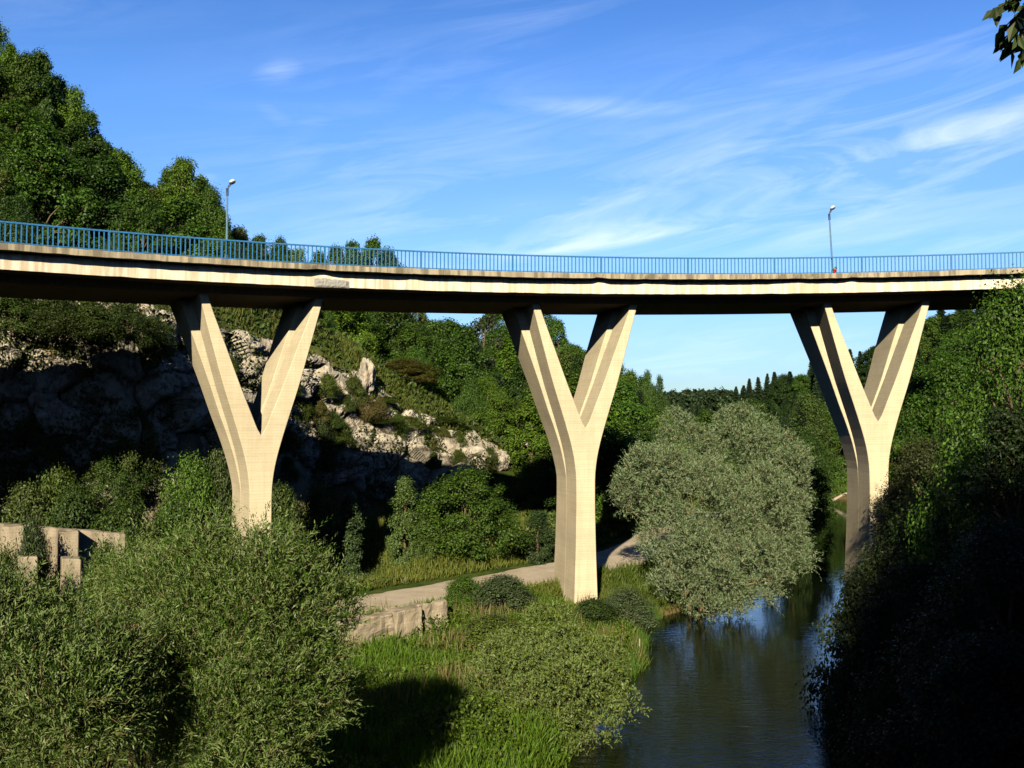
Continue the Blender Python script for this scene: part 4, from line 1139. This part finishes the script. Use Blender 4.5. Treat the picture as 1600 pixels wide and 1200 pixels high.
# ---- branch hanging into the picture at the top right
def overhang():
    rs = np.random.RandomState(12); rx, ry = 10.4, 9.6; z0 = gz(rx, ry)
    r = empty('overhanging_tree', (rx, ry, z0), 0, 'dark leaves of an overhanging branch at the upper right corner', 'tree')
    mb = MB(); mb.tube([(0, 0, -.4), (.1, .05, 4), (-.1, 0, 8), (0, .1, 12 - 0)], [.28, .22, .16, .05], 10)
    top = Vector((0, 0, 6.5)); ends = []
    tips = [(1560, 12), (1572, 40), (1590, 30), (1604, 70), (1580, 72), (1598, 84), (1625, 40), (1612, 8), (1585, -20), (1640, -10), (1620, -60), (1660, 60), (1675, -40), (1568, 62), (1596, 55), (1650, 20)]
    pos = []; ax = []; nr = []; LL = []
    hub = at(1690, -30, 9.2) - Vector((rx, ry, z0)); mb.tube([top, top.lerp(hub, .5) + Vector((0, 0, .5)), hub], [.12, .09, .05], 8)
    for k, (px, py) in enumerate(tips):
        t = at(px, py, 9.0 + .5 * math.sin(k * 2.1)) - Vector((rx, ry, z0)); m = hub.lerp(t, .55) + Vector((0, 0, .12))
        mb.tube([hub, m, t], [.022, .014, .005], 6)
        for q in range(26):
            u = .45 + .58 * q / 25; p = hub.lerp(m, min(1, u * 1.6)) if u < .62 else m.lerp(t, (u - .62) / .38)
            dn = (t - m).normalized() * .6 + Vector((0, 0, -.75)) + Vector(rs.normal(size=3)) * .45
            pos.append(p); ax.append(dn); nr.append(Vector(rs.normal(size=3)) * .6 + Vector((.2, -1, .3))); LL.append(.17 * rs.uniform(.7, 1.25))
    # rest of the crown, above and beside the frame
    n = 5200; d = rand_dirs(rs, n); f = rs.rand(n) ** .4
    q = np.array([1.3, .2, 8.2]) + d * np.array([3.3, 3.2, 3.6]) * f[:, None]
    w = q + np.array([rx, ry, z0]); c_, s_ = math.cos(PITCH), math.sin(PITCH)
    fw = w[:, 1] * c_ + w[:, 2] * s_; px = 800 + F * w[:, 0] / fw; py = 600 - F * (-w[:, 1] * s_ + w[:, 2] * c_) / fw
    keep = (fw < 1) | (px > 1665) | (py < -60)
    q = q[keep]
    d2 = rand_dirs(rs, 2600); q2 = np.array([4.95, 5.6, 4.95]) - np.array([rx, ry, z0]) + d2 * np.array([.95, .9, .75]) * (rs.rand(2600) ** .4)[:, None]  # unseen leaf clump, its limb below, added sunward to shade the tips in view
    q = np.concatenate([q, q2]); n = len(q)
    mb.tube([top, Vector((-2.4, -2.0, 5.6 - z0)), Vector((-4.6, -4.0, 5.2 - z0))], [.12, .08, .03], 8)
    P = np.concatenate([np.array([tuple(v) for v in pos]), q]); A = np.concatenate([np.array([tuple(v) for v in ax]), rs.normal(size=(n, 3)) + np.array([0, 0, -.7])])
    Nn = np.concatenate([np.array([tuple(v) for v in nr]), rs.normal(size=(n, 3)) + np.array([0, 0, .8])]); L = np.concatenate([np.array(LL), .2 * (.7 + .6 * rs.rand(n))])
    V, Fc = leaf_quads(P, A, Nn, L, L * .46, .48, .08)
    for e in q[rs.permutation(n)[:26]]:
        mb.tube([top.lerp(Vector((0, 0, 10)), rs.rand()), Vector(e)], [.05, .012], 5)
    o = link('crown', np_mesh('overhang_crown', V, Fc, [M_LEAF]), None, r); o.color = (.030, .050, .012, 1)
    link('trunk', mb.mesh('overhang_trunk', M_BARK, True), None, r)
overhang()

# ------------------------------------------------------------------ grass and undergrowth
def blades(name, n, region, hmin, hmax, w, color, seed, dens=None, lean=.35):
    rs = np.random.RandomState(seed); x0, x1, y0, y1 = region
    x = rs.uniform(x0, x1, n); y = rs.uniform(y0, y1, n)
    rd, _ = poly_dist(ROAD, x, y); rv, rw_ = poly_dist(RIV, x, y, True); e = rv - rw_
    ok = (rd > 3.05) & (e > -.35)
    if dens is not None: ok &= dens(x, y, rs)
    x, y, e = x[ok], y[ok], e[ok]; n = len(x); z = height(x, y)
    keep = z > ZW - .6; x, y, z = x[keep], y[keep], z[keep]; n = len(x)
    patch = np.array([mnoise.noise((a * .45, b * .45, 7.0)) for a, b in zip(x, y)])
    h = rs.uniform(hmin, hmax, n) * (1 + .45 * patch)
    ax = np.stack([rs.normal(size=n) * lean, rs.normal(size=n) * lean, np.ones(n)], 1)
    nr = rand_dirs(rs, n) + np.array([0, -.6, .3])
    V, Fc = leaf_quads(np.stack([x, y, z - .05], 1), ax, nr, h, w * (.7 + .6 * rs.rand(n)), .5, .10)
    o = link(name, np_mesh(name, V, Fc, [M_GRASS])); o.color = (*color, 1); tag(o, kind='stuff'); return o
def mead(x, y, r):
    dx, dy = x - B1.x, y - B1.y; u = (dx * 4.7 + dy * 3.4) / 5.8; v = (-dx * 3.4 + dy * 4.7) / 5.8
    return ~((u > -1) & (u < 7.4) & (v > -.7) & (v < 1.4) & (r.rand(len(x)) < .93))
blades('meadow_grass', 70000, (-9, 9, 28, 57), .40, .85, .05, (.085, .165, .012), 1, mead)
blades('dry_grass', 60000, (-15, 6, 56, 88), .30, .70, .05, (.135, .165, .028), 2, lambda x, y, r: r.rand(len(x)) < .85)
blades('bank_grass', 30000, (4, 16, 45, 84), .30, .80, .05, (.080, .125, .018), 3)
blades('far_grass', 9000, (36, 64, 138, 172), .5, 1.0, .14, (.080, .170, .015), 4)
blades('wall_grass', 26000, (-34, -9, 40, 62), .35, .95, .05, (.062, .098, .020), 5)
def reed_d(x, y, r):
    rv, w = poly_dist(RIV, x, y, True); e = rv - w; return (np.abs(e - .1) < .55) & (x < 13) & (y > 42) & ~((np.abs(x - 5.6) < 1.1) & (y < 50.5) & (y > 46.2))
blades('reeds', 60000, (2, 12, 42, 58), .7, 1.3, .035, (.070, .150, .016), 6, reed_d, .16)
def under(name, n, f, leaf, color, seed, hk=1.0):
    rs = np.random.RandomState(seed); x, y = f(rs, n); rd, _ = poly_dist(ROAD, x, y); rv, rw_ = poly_dist(RIV, x, y, True)
    ok = (rd > 3) & (rv - rw_ > .6); x, y = x[ok], y[ok]; n = len(x); z = height(x, y)
    pn = np.array([mnoise.fractal((a * .28, b * .28, 2.0), 1, 2.1, 3) for a, b in zip(x, y)])
    hh = np.clip(.35 + .9 * pn, .05, 1.6) * hk
    P = np.stack([x, y, z + hh * rs.rand(n) ** .6], 1)
    A = rand_dirs(rs, n) + np.array([0, 0, .2]); Nn = rand_dirs(rs, n) * .8 + np.array([0, -.4, .8]); L = leaf * (.6 + .8 * rs.rand(n))
    V, Fc = leaf_quads(P, A, Nn, L, L * .6)
    o = link(name, np_mesh(name, V, Fc, [M_LEAF])); o.color = (*color, 1); tag(o, kind='stuff')
blades('dry_stalks', 7000, (-9, 8, 36, 57), .8, 1.35, .04, (.20, .17, .07), 11, lambda x, y, r: np.array([mnoise.noise((p * .3, q * .3, 2.0)) for p, q in zip(x, y)]) > .05, .25)
blades('crest_grass', 42000, (-42, 2, 60, 112), .35, .8, .08, (.105, .125, .024), 9, lambda x, y, r: np.abs(y - np.interp(800 + F * x / y, crx[:, 0], crx[:, 2]) - 5) < 6.5)
def f_mead(rs, n): return rs.uniform(-9, 8, n), rs.uniform(28, 56, n)
def f_hill(rs, n):
    px = rs.uniform(-80, 1040, n); d = rs.uniform(68, 150, n); cd = np.interp(px, crx[:, 0], crx[:, 2]); d = np.where(px < 820, np.maximum(d, cd + 1 + 14 * rs.rand(n)), d); return (px - 800) / F * d, d
def f_bank(rs, n): return rs.uniform(-36, 4, n), rs.uniform(12, 66, n)
def f_right(rs, n): return rs.uniform(10, 60, n), rs.uniform(14, 150, n)
under('hill_undergrowth', 60000, f_hill, .42, (.050, .086, .014), 21)
under('bank_undergrowth', 46000, f_bank, .17, (.046, .084, .013), 22)
under('meadow_weeds', 64000, f_mead, .13, (.082, .138, .012), 24, 1.25)
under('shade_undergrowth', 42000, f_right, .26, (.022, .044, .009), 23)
# tufts in the rock
rs = np.random.RandomState(31); nu, nvv = CLIFF.shape[:2]
ii = rs.randint(4, nu - 4, 40000); jj = rs.randint(8, nvv - 2, 40000); Pc = CLIFF[ii, jj]
pn = np.array([mnoise.fractal((p[0] * .33, p[1] * .33, p[2] * .33), 1, 2.1, 3) for p in Pc])
left = np.clip((-15 - Pc[:, 0]) / 14, 0, 1)
ok = pn > (.14 - .30 * left) - .35 * (jj / nvv > .76); Pc = Pc[ok]; n = len(Pc)
V, Fc = leaf_quads(Pc + rs.normal(size=(n, 3)) * np.array([.2, .2, .25]) + np.array([0, -.12, .05]), rand_dirs(rs, n) + np.array([0, -.4, .3]), rand_dirs(rs, n) * .7 + np.array([0, -.6, .7]), .26 * (.6 + .8 * rs.rand(n)), .13 * (.6 + .8 * rs.rand(n)))
o = link('rock_plants', np_mesh('rock_plants', V, Fc, [M_LEAF])); o.color = (.056, .080, .018, 1); tag(o, kind='stuff')

# ------------------------------------------------------------------ labels of the wood: every tree told apart by kind, colour and place
MARKS = [(-80, 150, 'at the left edge'), (150, 275, 'left of the hillside lamp'), (275, 350, 'just left of the first pier'), (350, 470, 'between the first pier arms'), (470, 620, 'right of the first pier'), (620, 790, 'left of the middle pier'),
         (790, 900, 'behind the middle pier arms'), (900, 1060, 'right of the middle pier'), (1060, 1250, 'above the grey-green willow'), (1250, 1340, 'left of the third pier'), (1340, 1460, 'behind the third pier arms'), (1460, 1800, 'at the right edge')]
KIND = {'broadleaf_tree': 'leafy tree', 'spruce_tree': 'pointed spruce', 'pine_tree': 'layered pine'}
ZONE = {'ridge': 'on the skyline', 'slope': 'on wooded slope', 'far ridge': 'on the far skyline', 'right slope': 'across the river'}
ORD = ['first', 'second', 'third', 'fourth', 'fifth', 'sixth', 'seventh', 'eighth', 'ninth', 'tenth', 'eleventh', 'twelfth', 'thirteenth', 'fourteenth', 'fifteenth', 'sixteenth']
def label_wood():
    from collections import defaultdict
    B = defaultdict(list)
    for (r, px, top, d, nm, hn, zone) in WOOD:
        mk = next((m for a, b_, m in MARKS if a <= px < b_), MARKS[0][2] if px < 0 else MARKS[-1][2])
        B[(nm, hn, zone, mk)].append((px, r))
    for (nm, hn, zone, mk), L in B.items():
        L.sort(key=lambda q: q[0])
        for i, (px, r) in enumerate(L):
            pre = '' if len(L) == 1 else ('leftmost ' if i == 0 else ORD[min(i, 15)] + ' from left ')
            r['label'] = (pre + hn + ' ' + KIND[nm] + ' ' + ZONE[zone] + ' ' + mk).strip()
            r['category'] = 'tree'
            r['group'] = 'trees on the far hill across the river' if zone in ('far ridge', 'right slope') else 'trees of the wooded hillside'

# stand numbers of the wood that can be seen; trees wholly hidden behind others are left out
SEEN = set(map(int, '''1 2 3 4 5 6 7 8 9 10 11 12 13 14 15 16 17 18 19 20 21 22 23 24 25 26 27 28 29 30 31 32 33 34 35 36 37 38 39 41 43 44 45 46 48 49 52 53 55 59 61 62 63 64 65 66 67 68 69 70 73 74 75 76 77 78 79 80 83 85 86 90 92 97 98 99 101 104 105 106 109 112 113 116 117 118 119 121 123 124 125 126 127 128 129 130 131 132 133 135 136 137 138 140 142 147 148 150 151 153 155 157 158 159 160 161 162 163 164 167 168 170 171 173 174 175 177 178 179 181 183 184 185 186 187 188 189 190 191 192 193 194 195 198 199 200 201 202 207 208 209 210 211 212 213 214 215 216 217 219 221 227 229 230 233 234 235 237 241 242 243 246 247 248 250 252 254 255 260 261 263 264 268 270 271 272 275 276 278 280 281 282 283 286 287 288 289 292 294 296 297 298 299 300'''.split()))
for i, t in enumerate(WOOD):
    if i in SEEN: continue
    for ch in list(t[0].children): bpy.data.objects.remove(ch)
    bpy.data.objects.remove(t[0])
WOOD[:] = [t for i, t in enumerate(WOOD) if i in SEEN]
label_wood()

# ------------------------------------------------------------------ light, sky, camera
DB = 0
SUN_EL, SUN_AZ = rad(24), rad(-8.5)
w = bpy.data.worlds.new('World'); SC.world = w; w.use_nodes = True
nt = w.node_tree; nt.nodes.clear(); L = nt.links
sky = N(nt, 'ShaderNodeTexSky'); sky.sky_type = 'NISHITA'; sky.sun_disc = False
sky.sun_elevation = SUN_EL; sky.sun_rotation = math.pi - SUN_AZ; sky.air_density = 1.0; sky.dust_density = .0; sky.ozone_density = 2.5; sky.altitude = 300
tc = N(nt, 'ShaderNodeTexCoord'); sp = N(nt, 'ShaderNodeSeparateXYZ'); L.new(tc.outputs['Generated'], sp.inputs[0])
def mth(op, a, b=None, c=None):
    m = N(nt, 'ShaderNodeMath', operation=op)
    for i, v in enumerate((a, b, c)):
        if v is None: continue
        if hasattr(v, 'links'): L.new(v, m.inputs[i])
        else: m.inputs[i].default_value = v
    return m.outputs[0]
el = sp.outputs['Z']; az = mth('ARCTAN2', sp.outputs['X'], mth('ABSOLUTE', sp.outputs['Y']))
tilt = mth('MULTIPLY_ADD', az, -.16, el)
cb = N(nt, 'ShaderNodeCombineXYZ'); L.new(mth('MULTIPLY', az, 2.2), cb.inputs[0]); L.new(mth('MULTIPLY', tilt, 15.0), cb.inputs[1])
n1 = noise(nt, cb.outputs[0], 1.7, 8, .62, 1.3)
cb2 = N(nt, 'ShaderNodeCombineXYZ'); L.new(mth('MULTIPLY', az, 1.2), cb2.inputs[0]); L.new(mth('MULTIPLY', tilt, 5.0), cb2.inputs[1]); cb2.inputs[2].default_value = 3.3
n2 = noise(nt, cb2.outputs[0], 1.5, 3, .5, .3)
def blob(a, e, wa, we, tl=0.0):
    da = mth('ADD', az, -a); de = mth('MULTIPLY_ADD', da, -tl, mth('ADD', el, -e))
    q = mth('ADD', mth('POWER', mth('ABSOLUTE', mth('DIVIDE', da, wa)), 2.0), mth('POWER', mth('ABSOLUTE', mth('DIVIDE', de, we)), 2.0))
    return mth('POWER', 2.718, mth('MULTIPLY', q, -1.0))
def dirpx(px, py):
    p = at(px, py, 100); return math.atan2(p.x, p.y), p.z / p.length
acc = None
for px, py, wx, wy, tl, amp in ((1440, 225, 300, 42, .16, .85), (1560, 250, 120, 24, .22, .55), (1290, 200, 200, 26, .10, .5), (960, 170, 190, 16, -.05, .55), (840, 325, 130, 26, .05, .95), (960, 370, 260, 30, .10, 1.0), (1180, 350, 160, 16, .10, .55), (435, 118, 34, 18, .2, .6),
                                (480, 205, 36, 20, .4, .45), (430, 180, 30, 14, -.4, .3), (1100, 560, 220, 42, .06, .75), (315, 276, 26, 12, -.3, .6), (1500, 100, 220, 40, .12, .35), (1480, 380, 160, 22, 0, .3), (1180, 240, 420, 130, .08, .38), (900, 330, 360, 80, .06, .4), (1320, 330, 300, 60, .06, .45), (700, 250, 300, 110, .1, .28), (620, 160, 260, 120, 0, .18), (640, 330, 260, 60, 0, .25)):
    a, e = dirpx(px, py); b_ = mth('MULTIPLY', blob(a, e, wx / F, wy / F, tl), amp)
    acc = b_ if acc is None else mth('MAXIMUM', acc, b_)
mr = N(nt, 'ShaderNodeMapRange', inp={1: .42, 2: .75, 3: 0.0, 4: 1.0}); L.new(n1, mr.inputs[0])
mr2 = N(nt, 'ShaderNodeMapRange', inp={1: .45, 2: .8, 3: 0.0, 4: .35}); L.new(n2, mr2.inputs[0])
fac = mth('MULTIPLY', mth('MINIMUM', mth('ADD', mth('MULTIPLY', acc, mth('ADD', mr.outputs[0], .10)), mth('MULTIPLY', mr2.outputs[0], mr.outputs[0])), 1.0), .62)
hs = N(nt, 'ShaderNodeHueSaturation', inp={'Hue': .514, 'Saturation': 1.29, 'Value': 1.0}); L.new(sky.outputs[0], hs.inputs['Color'])
cc = mixc(nt, fac, hs.outputs[0], (9.0, 9.6, 10.4))
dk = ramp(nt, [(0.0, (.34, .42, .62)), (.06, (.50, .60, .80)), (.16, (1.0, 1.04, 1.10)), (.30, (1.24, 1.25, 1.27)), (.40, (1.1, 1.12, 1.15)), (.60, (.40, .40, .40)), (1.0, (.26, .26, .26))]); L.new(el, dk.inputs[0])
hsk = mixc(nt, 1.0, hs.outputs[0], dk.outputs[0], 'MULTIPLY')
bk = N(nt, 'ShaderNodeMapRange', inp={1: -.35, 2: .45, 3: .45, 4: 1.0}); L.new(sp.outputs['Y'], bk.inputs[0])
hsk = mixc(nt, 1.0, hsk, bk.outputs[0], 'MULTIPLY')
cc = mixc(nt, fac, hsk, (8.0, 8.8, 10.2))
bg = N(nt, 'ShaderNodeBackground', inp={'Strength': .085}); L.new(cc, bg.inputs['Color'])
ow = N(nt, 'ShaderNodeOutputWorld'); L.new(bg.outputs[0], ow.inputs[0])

sl = bpy.data.lights.new('sun', 'SUN'); sl.energy = 5.0; sl.angle = rad(.53); sl.color = (1.0, .86, .62)
so = bpy.data.objects.new('sun', sl); COL.objects.link(so)
sd = Vector((math.sin(SUN_AZ) * math.cos(SUN_EL), -math.cos(SUN_AZ) * math.cos(SUN_EL), math.sin(SUN_EL)))
so.rotation_euler = sd.to_track_quat('Z', 'Y').to_euler(); so.location = (10, -30, 60)

cam = bpy.data.cameras.new('camera'); cam.sensor_width = 36; cam.lens = F / 1600 * 36; cam.clip_end = 9000; cam.clip_start = .1
co = bpy.data.objects.new('camera', cam); COL.objects.link(co); co.rotation_euler = (math.pi / 2 + PITCH, 0, 0); SC.camera = co
SC.view_settings.view_transform = 'Standard'; SC.view_settings.look = 'None'; SC.view_settings.gamma = 1; SC.view_settings.exposure = 0.8
SC.cycles.max_bounces = 5; SC.cycles.diffuse_bounces = DB; SC.cycles.glossy_bounces = 3; SC.cycles.transmission_bounces = 3; SC.cycles.transparent_max_bounces = 4
